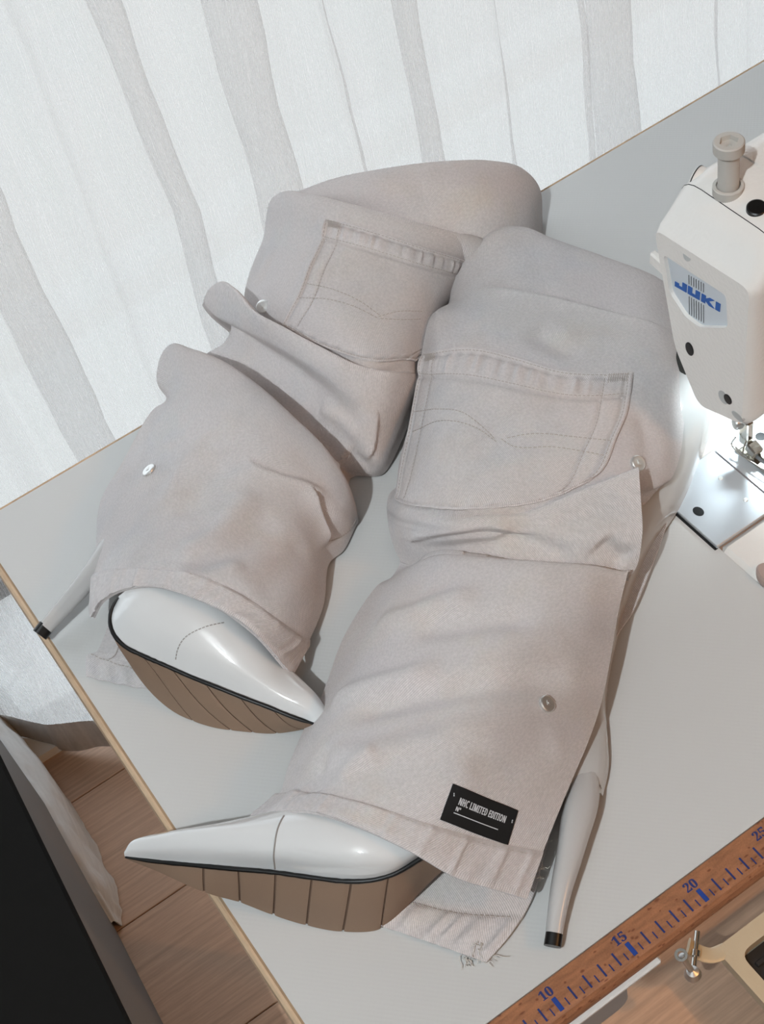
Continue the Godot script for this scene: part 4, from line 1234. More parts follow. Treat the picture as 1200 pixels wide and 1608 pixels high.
	# patent shaft inside, rear panel on the table
	var li := net([[18.44, 3.00, -2.21, 20.50, 4.40, 1.62, 23.07, 3.60, 4.20, 23.49, 1.60, 5.65, 23.66, 0.30, 5.79],
		[15.10, 3.00, 1.33, 17.59, 4.20, 5.14, 20.66, 3.00, 7.63, 21.81, 1.20, 8.41, 22.09, 0.30, 8.35],
		[11.43, 2.60, 5.29, 13.93, 3.80, 8.91, 16.72, 2.80, 10.63, 18.10, 1.20, 11.00, 18.50, 0.30, 10.92],
		[8.53, 2.40, 8.31, 10.82, 3.40, 11.40, 13.15, 2.60, 12.95, 14.53, 1.20, 13.15, 14.89, 0.30, 13.08],
		[5.77, 2.20, 10.52, 7.77, 3.20, 13.27, 9.95, 2.20, 14.29, 11.10, 1.10, 14.58, 11.37, 0.35, 14.54],
		[3.10, 2.00, 12.66, 4.98, 2.60, 14.83, 6.80, 2.00, 15.94, 8.02, 1.00, 16.43, 8.17, 0.40, 16.52],
		[0.32, 1.60, 14.97, 2.27, 2.00, 16.96, 4.00, 1.70, 18.15, 4.96, 0.90, 18.56, 5.18, 0.40, 18.62],
		[-2.45, 1.50, 17.36, -0.25, 2.00, 19.58, 1.30, 1.70, 20.91, 1.94, 1.00, 21.45, 2.09, 0.50, 21.46],
		[-4.58, 1.50, 19.59, -2.40, 2.00, 21.75, -0.48, 1.80, 23.17, 0.35, 1.10, 23.60, 0.47, 0.50, 23.63],
		[-5.55, 1.50, 21.53, -3.65, 2.00, 23.96, -1.82, 1.90, 24.85, -0.87, 1.20, 25.11, -0.72, 0.50, 25.16],
		[-5.93, 1.50, 23.88, -4.37, 2.00, 25.47, -3.16, 1.90, 26.12, -2.28, 1.20, 26.35, -2.07, 0.50, 26.30]], 41, 90)
	var sli := Soup.new()
	sli.shell(li.g, 41, 90, li.size, 0.15, true)
	var inner := build("patent_shaft", sli, M.patent_shaft, o, base)
	inner.set_meta("label", "glossy pale grey patent inner shaft")
	var seam := Soup.new()
	stitches(seam, li, [Vector2(0.5981, 0.9639), Vector2(0.7205, 0.9661), Vector2(0.9028, 0.9902)], 0.2, 0.19, 0.04, 0.01)
	build("seam", seam, M.seam, inner, base)
	var back := net([[8.42, 0.35, 8.88, 10.56, 0.40, 11.50, 13.41, 0.80, 13.70],
		[5.25, 0.35, 10.27, 8.33, 0.40, 12.97, 11.14, 0.80, 15.26],
		[1.59, 0.35, 12.41, 4.63, 0.40, 15.04, 7.39, 0.80, 17.61],
		[-1.64, 0.35, 14.08, 1.66, 0.40, 16.28, 5.40, 0.60, 18.36],
		[-5.54, 0.35, 16.79, -2.31, 0.40, 18.91, 1.30, 0.50, 20.81],
		[-9.42, 0.35, 20.28, -6.52, 0.40, 22.65, -3.84, 0.50, 24.61],
		[-12.38, 0.30, 22.56, -9.53, 0.40, 24.88, -7.02, 0.50, 27.18],
		[-14.40, 0.30, 23.95, -12.07, 0.35, 26.53, -9.18, 0.50, 28.84],
		[-15.40, 0.30, 24.38, -13.69, 0.40, 26.96, -11.26, 0.50, 29.74],
		[-16.64, 0.15, 24.76, -14.92, 0.35, 27.47, -13.24, 0.40, 30.17]], 60, 110)
	for k in back.g.size():
		if k / 60 > 96: back.g[k].y += 0.10 + 0.22 * pow(0.5 + 0.5 * sin((k % 60) * 0.62 + 1.5 * sin((k % 60) * 0.21)), 1.5) * sin((k / 60 - 96) / 13.0 * PI)
	back.normals(true)
	var sb := Soup.new()
	sb.shell(back.g, 60, 110, back.size, 0.13, true, tinted(back, 24), back.weave(-1.0))
	var bk := build("rear_flap", sb, M.denim, o, base)
	var st := Soup.new()
	stitches(st, back, [Vector2(0.02, 0.885), Vector2(0.3, 0.885), Vector2(0.6, 0.885), Vector2(0.93, 0.885)])
	build("stitching", st, M.thread, bk, base)
	frayed(o, base, [[Vector3(-13.42, 0.40, 29.72), Vector3(-12.76, 0.50, 29.60), 5], [Vector3(-13.58, 0.30, 29.68), Vector3(-12.31, 0.50, 30.17), 5], [Vector3(-13.15, 0.40, 29.70), Vector3(-12.37, 0.10, 31.05), 2], [Vector3(-13.78, 0.20, 29.47), Vector3(-14.07, 0.10, 29.73), 8], [Vector3(-12.75, 0.60, 29.20), Vector3(-13.33, 0.50, 29.61), 4],
		[Vector3(-8.09, 1.20, 27.75), Vector3(-7.24, 1.20, 27.79), 3], [Vector3(-7.69, 1.20, 27.33), Vector3(-6.71, 1.30, 27.58), 3], [Vector3(-7.00, 1.20, 26.90), Vector3(-6.30, 1.40, 27.07), 3], [Vector3(-8.43, 1.10, 28.05), Vector3(-8.18, 1.00, 28.53), 3]], 6)
	# the pointed pump
	var up := net([[-26.35, 3.00, 13.43, -26.30, 3.20, 13.39, -26.24, 3.30, 13.34, -26.17, 3.10, 13.23, -26.16, 2.80, 13.19],
		[-26.12, 3.00, 13.71, -25.93, 3.60, 13.58, -25.62, 3.90, 13.41, -25.38, 3.60, 13.26, -25.39, 2.00, 12.59],
		[-25.15, 3.10, 14.74, -24.77, 4.20, 14.68, -24.36, 4.60, 14.40, -24.07, 4.30, 14.24, -24.08, 1.40, 13.20],
		[-22.97, 3.60, 17.17, -22.40, 5.20, 16.99, -21.88, 5.60, 16.43, -21.53, 5.20, 16.20, -21.33, 1.00, 14.87],
		[-20.02, 4.10, 20.24, -19.40, 6.00, 20.17, -18.51, 6.40, 19.20, -18.00, 6.10, 18.66, -17.89, 1.00, 17.60],
		[-17.90, 4.40, 22.66, -17.40, 6.30, 22.42, -16.64, 6.80, 21.34, -15.76, 6.40, 20.22, -15.32, 1.00, 19.14],
		[-16.45, 4.50, 24.00, -16.01, 6.30, 23.90, -15.12, 6.80, 23.03, -14.03, 6.20, 21.82, -13.78, 1.00, 20.87],
		[-15.03, 4.50, 24.70, -14.67, 6.00, 24.77, -13.92, 6.40, 24.21, -12.56, 5.80, 22.97, -12.28, 1.00, 22.58],
		[-13.23, 4.60, 24.86, -12.84, 5.60, 25.03, -11.59, 5.60, 24.58, -10.40, 5.00, 23.67, -10.33, 1.00, 23.62],
		[-10.65, 4.40, 24.80, -9.90, 5.00, 25.06, -8.53, 5.00, 24.68, -7.57, 4.60, 24.18, -7.39, 1.00, 23.92],
		[-6.87, 4.00, 24.33, -6.06, 4.40, 24.49, -4.91, 4.40, 24.14, -4.03, 4.00, 23.52, -4.45, 1.00, 23.67]], 41, 130)
	var su := Soup.new()
	su.shell(up.g, 41, 130, up.size, 0.15, true)
	var vamp := build("shoe_upper", su, M.patent, o, base)
	vamp.set_meta("label", "glossy pale grey patent pointed shoe")
	var sm := Soup.new()
	var ln := []
	for q in even([Vector2(0.0270, 0.3896), Vector2(0.1744, 0.3858), Vector2(0.2917, 0.3873), Vector2(0.3790, 0.3923), Vector2(0.4159, 0.3941)], 30): ln.append(up.at(q) + up.up(q) * 0.01)
	sm.tube(ln, [0.05], 6)
	build("seam", sm, M.seam, vamp, base)
	sole(o, base, [[-26.34, 2.90, 13.42, -26.33, 2.80, 13.42, -26.32, 2.70, 13.42],
		[-25.17, 3.00, 14.71, -25.24, 2.60, 14.76, -25.28, 2.20, 14.84],
		[-23.02, 3.40, 17.15, -23.34, 2.60, 17.30, -23.67, 1.60, 17.43],
		[-21.55, 3.80, 18.80, -21.90, 2.60, 18.92, -22.31, 1.00, 18.93],
		[-20.01, 4.10, 20.44, -20.53, 2.60, 20.58, -21.13, 0.50, 20.55],
		[-18.57, 4.30, 22.03, -19.23, 2.60, 22.18, -19.92, 0.20, 22.09],
		[-17.03, 4.40, 23.58, -17.73, 2.60, 23.73, -18.47, 0.10, 23.64],
		[-15.20, 4.50, 24.76, -15.84, 2.80, 24.85, -16.65, 0.10, 24.82],
		[-14.02, 4.50, 24.88, -14.52, 2.80, 25.04, -15.25, 0.50, 24.85],
		[-13.17, 4.60, 24.90, -13.01, 3.20, 24.94, -12.42, 1.60, 24.82],
		[-10.68, 4.40, 24.83, -10.56, 3.40, 25.06, -10.09, 2.20, 25.07],
		[-6.94, 4.00, 24.42, -6.73, 3.00, 24.87, -6.52, 2.00, 25.03]], [Vector2(0, 0), Vector2(0.1891, 0.1893), Vector2(0.2784, 0.2786), Vector2(0.3676, 0.3673), Vector2(0.4550, 0.4546), Vector2(0.5472, 0.5436), Vector2(0.6303, 0.6330), Vector2(1, 1)])
	welt(o, base, [Vector3(-26.34, 3.00, 13.49), Vector3(-25.17, 3.10, 14.77), Vector3(-23.53, 3.50, 16.61), Vector3(-21.92, 3.90, 18.42), Vector3(-20.06, 4.20, 20.36), Vector3(-18.56, 4.40, 22.05), Vector3(-17.03, 4.55, 23.63), Vector3(-15.87, 4.60, 24.43), Vector3(-14.87, 4.65, 24.82), Vector3(-13.71, 4.70, 24.97), Vector3(-12.04, 4.70, 25.00), Vector3(-10.24, 4.50, 24.85)], 0.15)
	heel(o, base, [Vector3(-1.88, 1.00, 24.42), Vector3(-3.06, 1.35, 25.83), Vector3(-4.79, 1.50, 27.34), Vector3(-6.27, 1.40, 28.58), Vector3(-7.72, 1.20, 29.72), Vector3(-8.89, 0.90, 30.75), Vector3(-9.50, 0.75, 31.34)],
		[Vector2(0.75, 0.7), Vector2(0.96, 0.85), Vector2(0.78, 0.75), Vector2(0.60, 0.62), Vector2(0.50, 0.52), Vector2(0.46, 0.46), Vector2(0.45, 0.45)], [Vector3(-9.40, 0.78, 31.25), Vector3(-9.89, 0.62, 31.70)], [Vector2(0.47, 0.47)], 2.8, Vector3(0.2, 1, 0.1))

# ---------------------------------------------------------------- the sewing machine
func rounded(c: Array, r: float, per := 7) -> PackedVector2Array:   # a closed outline with its corners rounded
	var out := PackedVector2Array()
	for k in c.size():
		var a: Vector2 = c[(k - 1 + c.size()) % c.size()]
		var b: Vector2 = c[k]
		var d: Vector2 = c[(k + 1) % c.size()]
		var r0 := minf(r, (a - b).length() * 0.48)
		var r1 := minf(r, (d - b).length() * 0.48)
		var p0 := b + (a - b).normalized() * r0
		var p1 := b + (d - b).normalized() * r1
		for j in per:
			var t := float(j) / (per - 1)
			out.append(p0.lerp(b, t).lerp(b.lerp(p1, t), t))
	return out

func loft(s: Soup, sections: Array) -> void:                       # sections: [x, outline of (z, y)]
	var count: int = sections[0][1].size()
	var p := PackedVector3Array()
	for e in sections:
		for k in count + 1:
			var q: Vector2 = e[1][k % count]
			p.append(Vector3(e[0], q.y, q.x))
	s.grid(p, count + 1, sections.size(), Vector2(1, 1), false, true)

func face_ring(outer: PackedVector2Array, inner: PackedVector2Array, x: float, s: Soup) -> void:   # a face with a hole, at that x, seen from -x
	var a := 0
	var b := 0
	var best := 1e9
	for i in outer.size():
		for j in inner.size():
			var d := outer[i].distance_squared_to(inner[j])
			if d < best:
				best = d
				a = i
				b = j
	var ring := PackedVector2Array()
	for k in outer.size() + 1: ring.append(outer[(a + k) % outer.size()])
	var area := 0.0
	for k in outer.size(): area += outer[k].cross(outer[(k + 1) % outer.size()])
	var area2 := 0.0
	for k in inner.size(): area2 += inner[k].cross(inner[(k + 1) % inner.size()])
	var way := -1 if area * area2 > 0 else 1
	for k in inner.size() + 1: ring.append(inner[posmod(b + way * k, inner.size())])
	ring[outer.size()] += Vector2(0.0004, 0.0007)
	ring[-1] += Vector2(0.0004, 0.0007)
	var f := Geometry2D.triangulate_polygon(ring)
	for k in f.size() / 3:
		var q := []
		for j in 3: q.append(Vector3(x, ring[f[k * 3 + j]].y, ring[f[k * 3 + j]].x))
		if (q[1] - q[0]).cross(q[2] - q[0]).x > 0: s.tri(q[0], q[2], q[1])
		else: s.tri(q[0], q[1], q[2])

func zy(p: Vector3) -> Vector2: return Vector2(p.z, p.y)

func disc(called: String, o: Node3D, base: Vector3, at: Vector3, axis: Vector3, r: float, high: float, m: Material, stretch := Vector2(1, 1)) -> MeshInstance3D:
	var s := Soup.new()
	s.lathe(at, axis, [Vector2(r, -0.3), Vector2(r, high * 0.6), Vector2(r * 0.86, high), Vector2(0.001, high * 1.15)], 28, stretch)
	return build(called, s, m, o, base)

func sewing_machine() -> void:
	var base := Vector3(30, 0, 12)
	var o := thing("sewing_machine", "white industrial sewing machine head with a blue maker's name badge", "sewing machine", base)
	var xf := 18.5
	var f0 := [Vector2(7.05, 18.3), Vector2(15.2, 19.0), Vector2(14.85, 7.4), Vector2(12.6, 6.6), Vector2(10.9, 5.95), Vector2(8.7, 9.6)]
	var f1 := [Vector2(6.85, 18.75), Vector2(15.6, 19.45), Vector2(15.2, 7.1), Vector2(12.7, 6.2), Vector2(10.7, 5.5), Vector2(8.4, 9.4)]
	var f2 := [Vector2(6.9, 19.7), Vector2(15.7, 20.2), Vector2(15.35, 6.95), Vector2(12.7, 6.05), Vector2(10.6, 5.3), Vector2(8.3, 9.3)]
	var f3 := [Vector2(7.0, 21.2), Vector2(15.7, 21.35), Vector2(15.4, 7.0), Vector2(12.7, 6.05), Vector2(10.6, 5.3), Vector2(8.3, 9.3)]
	var f4 := [Vector2(7.1, 21.7), Vector2(15.7, 21.8), Vector2(15.4, 7.2), Vector2(12.7, 6.3), Vector2(10.6, 5.6), Vector2(8.3, 9.4)]
	var secs := [[xf, rounded(f0, 0.8)], [xf + 0.14, rounded(f0, 0.8)], [xf + 0.42, rounded(f1, 1.0)], [xf + 1.0, rounded(f2, 1.5)], [xf + 1.9, rounded(f3, 2.0)], [xf + 3.6, rounded(f4, 2.1)], [xf + 6.0, rounded(f4, 2.1)]]
	for k in secs[1][1].size(): secs[1][1][k] = secs[0][1][k].lerp(secs[2][1][k], 0.35)
	var s := Soup.new()
	loft(s, secs)
	var hole := PackedVector2Array()
	for p in [Vector3(18.50, 16.77, 7.84), Vector3(18.50, 17.24, 13.30), Vector3(18.50, 14.77, 13.50), Vector3(18.50, 12.99, 10.99), Vector3(18.50, 12.98, 9.72), Vector3(18.50, 13.99, 8.34)]: hole.append(zy(p))
	var cut := rounded(Array(hole), 0.35, 5)
	face_ring(secs[0][1], cut, xf, s)
	for k in cut.size():                                             # walls of the recess
		var a := cut[k]
		var b := cut[(k + 1) % cut.size()]
		s.quad(Vector3(xf, a.y, a.x), Vector3(xf, b.y, b.x), Vector3(xf + 0.3, b.y, b.x), Vector3(xf + 0.3, a.y, a.x))
	# closed behind
	var rear := PackedVector3Array()
	for q in secs[-1][1]: rear.append(Vector3(xf + 6.0, q.y, q.x))
	s.poly(rear, Vector3.RIGHT)
	build("head_casting", s, M.enamel, o, base)
	var bd := Soup.new()
	var plate := PackedVector3Array()
	for q in cut: plate.append(Vector3(xf + 0.36, q.y, q.x))
	bd.prism(plate, Vector3.LEFT, 0.1)
	var badge := build("nameplate", bd, M.badge, o, base)
	badge.set_meta("label", "silver nameplate with blue lettering")
	# blue letters, reading towards the user
	var lx := xf + 0.25
	var p0: Vector3 = Vector3(18.75, 14.54, 8.53)
	var p1: Vector3 = Vector3(18.75, 15.22, 12.55)
	var ax := (p1 - p0).normalized()
	var wide := (p1 - p0).length()
	var tall := 0.66
	var shapes := {
		"J": [[0, 0], [1, 0], [1, 1], [0.62, 1], [0.62, 0.34], [0.34, 0.34], [0.34, 0.6], [0, 0.6]],
		"U": [[0, 1], [0, 0], [1, 0], [1, 1], [0.64, 1], [0.64, 0.34], [0.36, 0.34], [0.36, 1]],
		"K": [[0, 0], [0.34, 0], [0.34, 0.36], [0.66, 0], [1.1, 0], [0.62, 0.52], [1.04, 1], [0.64, 1], [0.34, 0.64], [0.34, 1], [0, 1]],
		"I": [[0, 0], [0.36, 0], [0.36, 1], [0, 1]]}
	var lead := {"J": 0.0, "U": 0.29, "K": 0.59, "I": 0.90}
	for ch in ["J", "U", "K", "I"]:
		var e := Soup.new()
		var pts := PackedVector3Array()
		for q in shapes[ch]: pts.append(Vector3(lx + 0.02, 0, 0) + p0 * Vector3(0, 1, 1) + ax * (wide * (lead[ch] + q[0] * 0.265) + 0.06 * q[1]) + Vector3.UP * tall * q[1])
		e.prism(pts, Vector3.LEFT, 0.045)
		build("letter", e, M.logo, badge, base)
	var lines := Soup.new()
	for k in 7:
		var z := (Vector3(18.75, 15.89, 9.82)).z + k * 0.215
		var y0: float = p0.y + (z - p0.z) * ax.y / ax.z
		lines.box(Vector3(lx + 0.005, y0 + 1.18, z), Vector3(0.03, 0.72, 0.036))
		lines.box(Vector3(lx + 0.005, y0 - 0.95, z), Vector3(0.03, 1.5, 0.036))
	build("stripes", lines, M.rubber, badge, base)
	# the seam of the face cover over the top
	var sec: PackedVector2Array = secs[4][1]
	var run := []
	for k in range(0, 14): run.append(Vector3(xf + 1.95, sec[k].y + 0.02, sec[k].x))
	var sm := Soup.new()
	sm.tube(run, [0.028], 6)
	build("cover_seam", sm, M.rubber, o, base)
	# arm, pillar, bed
	var arm := Soup.new()
	var a0 := [Vector2(7.15, 21.8), Vector2(15.7, 21.9), Vector2(15.8, 12.5), Vector2(7.15, 12.5)]
	var a1 := [Vector2(6.8, 22.6), Vector2(15.6, 22.6), Vector2(15.8, 12.0), Vector2(6.8, 12.0)]
	loft(arm, [[xf + 5.2, rounded(a0, 2.2)], [xf + 12.0, rounded(a0, 2.2)], [xf + 22.0, rounded(a1, 2.2)], [xf + 44.0, rounded(a1, 2.2)]])
	arm.bevel_box(Vector3(58, 8, 11.2), Vector3(11, 26, 10), 1.2)
	build("arm_casting", arm, M.enamel, o, base)
	var bed := Soup.new()
	bed.bevel_box(Vector3(39.5, -2.2, 7.0), Vector3(49, 4.5, 7.6), 0.3)
	bed.bevel_box(Vector3(44.0, -2.3, 13.9), Vector3(40, 4.5, 6.2), 0.2)
	bed.bevel_box(Vector3(39.4, -1.55, 18.85), Vector3(49.2, 3.5, 3.9), 0.45)
	build("bed_casting", bed, M.enamel, o, base)
	var gasket := Soup.new()
	gasket.bevel_box(Vector3(14.72, -0.45, 13.2), Vector3(0.4, 1.0, 7.6), 0.1)
	build("bed_gasket", gasket, M.rubber, o, base)
	var tab := Soup.new()
	tab.lathe(Vector3(15.6, 0.02, 20.9), Vector3.UP, [Vector2(0.001, 0), Vector2(1.1, 0), Vector2(1.1, 0.5), Vector2(0.95, 0.72), Vector2(0.001, 0.75)], 28, Vector2(1, 0.62))
	build("hinge_tab", tab, M.pink_tab, o, base)
	# slide plate and needle plate
	var sp := Soup.new()
	sp.bevel_box(Vector3(17.3, 0.16, 13.85), Vector3(5.15, 0.26, 6.2), 0.05)
	var slide := build("slide_plate", sp, M.steel, o, base)
	disc("finger_hole", slide, base, Vector3(15.73, 0.30, 14.03), Vector3.UP, 0.42, 0.01, M.black, Vector2(1, 0.75))
	for q in [Vector3(18.64, 0.29, 12.88), Vector3(18.62, 0.29, 15.29)]:
		var sc := disc("screw", slide, base, q, Vector3.UP, 0.16, 0.05, M.silver)
		sc.position = Vector3.ZERO
	var np := Soup.new()
	var outline := PackedVector3Array()
	for q in rounded([Vector2(10.8, 19.98), Vector2(16.9, 19.98), Vector2(16.9, 26.5), Vector2(10.8, 26.5)], 0.1, 3): outline.append(Vector3(q.y, 0.03, q.x))
	np.prism(outline, Vector3.UP, 0.25)
	var needle_plate := build("needle_plate", np, M.steel, o, base)
	disc("plate_screw", needle_plate, base, Vector3(23.0, 0.28, 11.9), Vector3.UP, 0.36, 0.02, M.black)
	# thread post on the top
	var post_at: Vector3 = Vector3(21.3, 21.3, 10.3)
	var ps := Soup.new()
	ps.lathe(post_at, Vector3.UP, [Vector2(0.60, -0.8), Vector2(0.61, 3.1)], 24)
	var post := build("thread_post", ps, M.printed, o, base)
	var fl := Soup.new()
	fl.lathe(post_at, Vector3.UP, [Vector2(0.9, -0.7), Vector2(0.9, 0.55)], 96, Vector2(1, 1), 1, 0.03)
	fl.lathe(post_at, Vector3.UP, [Vector2(0.9, 0.55), Vector2(0.84, 0.6), Vector2(0.7, 0.6), Vector2(0.7, 0.4), Vector2(0.55, 0.4)], 32)
	build("flange", fl, M.printed, post, base)
	var kn := Soup.new()
	kn.lathe(post_at, Vector3.UP, [Vector2(0.001, 3.0), Vector2(0.84, 3.0)], 32)
	kn.lathe(post_at, Vector3.UP, [Vector2(0.88, 3.0), Vector2(0.88, 3.62)], 96, Vector2(1, 1), 1, 0.03)
	var ring_o := PackedVector2Array()
	var ring_i := PackedVector2Array()
	for k in 48: ring_o.append(Vector2(cos(TAU * k / 48.0), sin(TAU * k / 48.0)) * 0.80)
	for k in 48:                                                    # hexagonal socket
		var a := TAU * k / 48.0
		var r6 := 0.47 / cos(fposmod(a, TAU / 6.0) - PI / 6.0)
		ring_i.append(Vector2(cos(a + 0.35), sin(a + 0.35)) * r6)
	for k in 48:
		var k2 := (k + 1) % 48
		var h := Vector3(post_at.x, post_at.y + 3.68, post_at.z)
		var a := h + Vector3(ring_o[k].x, 0, ring_o[k].y)
		var b := h + Vector3(ring_o[k2].x, 0, ring_o[k2].y)
		var c := h + Vector3(ring_i[k2].x, 0, ring_i[k2].y)
		var d := h + Vector3(ring_i[k].x, 0, ring_i[k].y)
		kn.quad(b, a, d, c)
		kn.quad(c, d, d + Vector3(0, -0.32, 0), c + Vector3(0, -0.32, 0))
		kn.quad(a, b, b * 1.0 + Vector3(ring_o[k2].x, 0, ring_o[k2].y) * 0.09 + Vector3(0, -0.06, 0), a + Vector3(ring_o[k].x, 0, ring_o[k].y) * 0.09 + Vector3(0, -0.06, 0))
	kn.lathe(post_at, Vector3.UP, [Vector2(0.56, 3.36), Vector2(0.14, 3.36), Vector2(0.12, 3.27), Vector2(0.001, 3.27)], 24)
	build("knurled_knob", kn, M.printed, post, base)
	# plugs and caps
	disc("hole_plug", o, base, Vector3(18.48, 10.48, 10.12), Vector3.LEFT, 0.46, 0.04, M.black, Vector2(1.15, 0.8))
	disc("hole_recess", o, base, Vector3(18.49, 8.54, 13.20), Vector3.LEFT, 0.52, 0.01, M.grey_cap, Vector2(1.0, 0.85))
	disc("hole_plug", o, base, Vector3(18.47, 8.72, 13.62), Vector3.LEFT, 0.40, 0.03, M.black, Vector2(0.95, 0.85))
	disc("round_cap", o, base, Vector3(18.56, 18.22, 9.96), Vector3(-1, 0.3, 0), 0.44, 0.01, M.grey_cap, Vector2(1.1, 0.85))
	disc("round_cap", o, base, Vector3(18.48, 7.85, 14.49), Vector3.LEFT, 0.42, 0.01, M.grey_cap, Vector2(0.7, 1.2))
	disc("hole_plug", o, base, Vector3(21.35, 21.55, 12.6), Vector3(-0.05, 1, 0.15), 0.60, 0.14, M.black)
	var bk := Soup.new()
	bk.lathe(Vector3(21.75, 20.2, 8.2), Vector3(-0.4, 0.1, -1), [Vector2(1.0, -1.0), Vector2(1.0, 0.9), Vector2(0.85, 1.02), Vector2(0.001, 1.02)], 32)
	build("back_knob", bk, M.enamel, o, base)
	var bkr := Soup.new()
	bkr.lathe(Vector3(21.75, 20.2, 8.2), Vector3(-0.4, 0.1, -1), [Vector2(1.02, 0.84), Vector2(1.02, 0.91)], 32)
	build("knob_ring", bkr, M.rubber, o, base)
	var lv := Soup.new()
	lv.bevel_box(Vector3(20.30, 13.13, 4.87) + Vector3(0, 0, 0.9), Vector3(0.5, 1.0, 2.6), 0.12, Basis(Vector3.RIGHT, 0.15))
	build("lifting_lever", lv, M.enamel, o, base)
	# presser bar, foot, needle
	var bar := Soup.new()
	bar.tube([Vector3(21.6, 2.7, 12.1), Vector3(21.6, 8, 12.1)], [0.32], 16)
	build("presser_bar", bar, M.chrome, o, base)
	var foot := Soup.new()
	foot.bevel_box(Vector3(21.45, 2.2, 12.15), Vector3(0.55, 2.3, 0.85), 0.08)
	foot.bevel_box(Vector3(21.5, 1.05, 12.9), Vector3(0.8, 0.75, 0.9), 0.1, Basis(Vector3.RIGHT, 0.35))
	foot.bevel_box(Vector3(21.15, 0.46, 13.3), Vector3(0.42, 0.22, 3.4), 0.06)
	foot.bevel_box(Vector3(21.85, 0.46, 13.3), Vector3(0.42, 0.22, 3.4), 0.06)
	foot.bevel_box(Vector3(21.5, 0.5, 12.2), Vector3(1.1, 0.26, 1.2), 0.06)
	var pf := build("presser_foot", foot, M.chrome, o, base)
	disc("clamp_screw", pf, base, Vector3(21.1, 2.9, 11.7), Vector3(-1, 0.1, -0.3), 0.42, 0.25, M.silver_dark)
	var gd := Soup.new()
	gd.tube(even([Vector3(20.95, 1.6, 11.7), Vector3(20.7, 1.0, 11.6), Vector3(20.65, 0.85, 12.2), Vector3(20.75, 0.85, 13.6), Vector3(21.0, 0.9, 14.8), Vector3(21.6, 0.95, 15.2), Vector3(22.3, 0.95, 14.6)], 40), [0.06], 8)
	gd.tube(even([Vector3(20.75, 0.85, 12.6), Vector3(21.0, 1.4, 12.5), Vector3(21.3, 1.9, 12.45)], 10), [0.06], 8)
	build("finger_guard", gd, M.chrome, pf, base)
	var tg := Soup.new()
	tg.tube(even([Vector3(22.0, 6.6, 14.2), Vector3(21.9, 6.0, 14.9), Vector3(22.4, 5.8, 15.3), Vector3(23.0, 6.4, 15.2)], 24), [0.1], 8)
	tg.lathe(Vector3(22.9, 6.3, 14.2), Vector3(-0.3, -1, 0.1), [Vector2(0.28, -0.6), Vector2(0.28, 0.5), Vector2(0.001, 0.55)], 20)
	build("thread_guide", tg, M.chrome, o, base)
	var nd := Soup.new()
	var ntop: Vector3 = Vector3(20.86, 5.20, 13.89)
	ntop = Vector3(22.2, 6.5, 13.2)
	nd.tube([Vector3(22.2, 7.5, 13.2), ntop, Vector3(22.2, 6.0, 13.2), Vector3(22.2, 0.6, 13.2)], [0.2, 0.2, 0.08, 0.05], 10)
	build("needle", nd, M.chrome, o, base)
	var th := Soup.new()
	th.tube(even([Vector3(21.9, 0.35, 14.9), Vector3(21.3, 0.32, 15.1), Vector3(20.9, 0.32, 15.7), Vector3(21.2, 0.32, 16.6), Vector3(22.5, 0.32, 17.2)], 40), [0.025], 5)
	build("sewing_thread", th, M.rubber, o, base)
	# work light under the arm
	var wl := Soup.new()
	wl.bevel_box(Vector3(24.6, 7.6, 9.6), Vector3(1.6, 0.8, 1.6), 0.15)
	build("lamp_housing", wl, M.enamel, o, base)
	var wg := Soup.new()
	wg.box(Vector3(24.6, 7.16, 9.6), Vector3(1.2, 0.06, 1.2))
	build("lamp_lens", wg, glow(Color(0.93, 0.98, 1.0), 8.0), o, base)
	var led := SpotLight3D.new()
	led.name = "work_light"
	led.light_color = Color(0.90, 0.97, 1.0)
	led.light_energy = 0.013
	led.light_size = 0.006
	led.spot_range = 3.0
	led.spot_attenuation = 2.0
	led.spot_angle = 52.0
	led.spot_angle_attenuation = 0.5
	led.shadow_enabled = true
	o.add_child(led)
	led.position = (Vector3(24.6, 7.08, 9.6) - base) * CM
	led.look_at_from_position(Vector3(24.6, 7.08, 9.6) * CM, Vector3(21.5, 0, 11.0) * CM, Vector3(0, 0, 1))

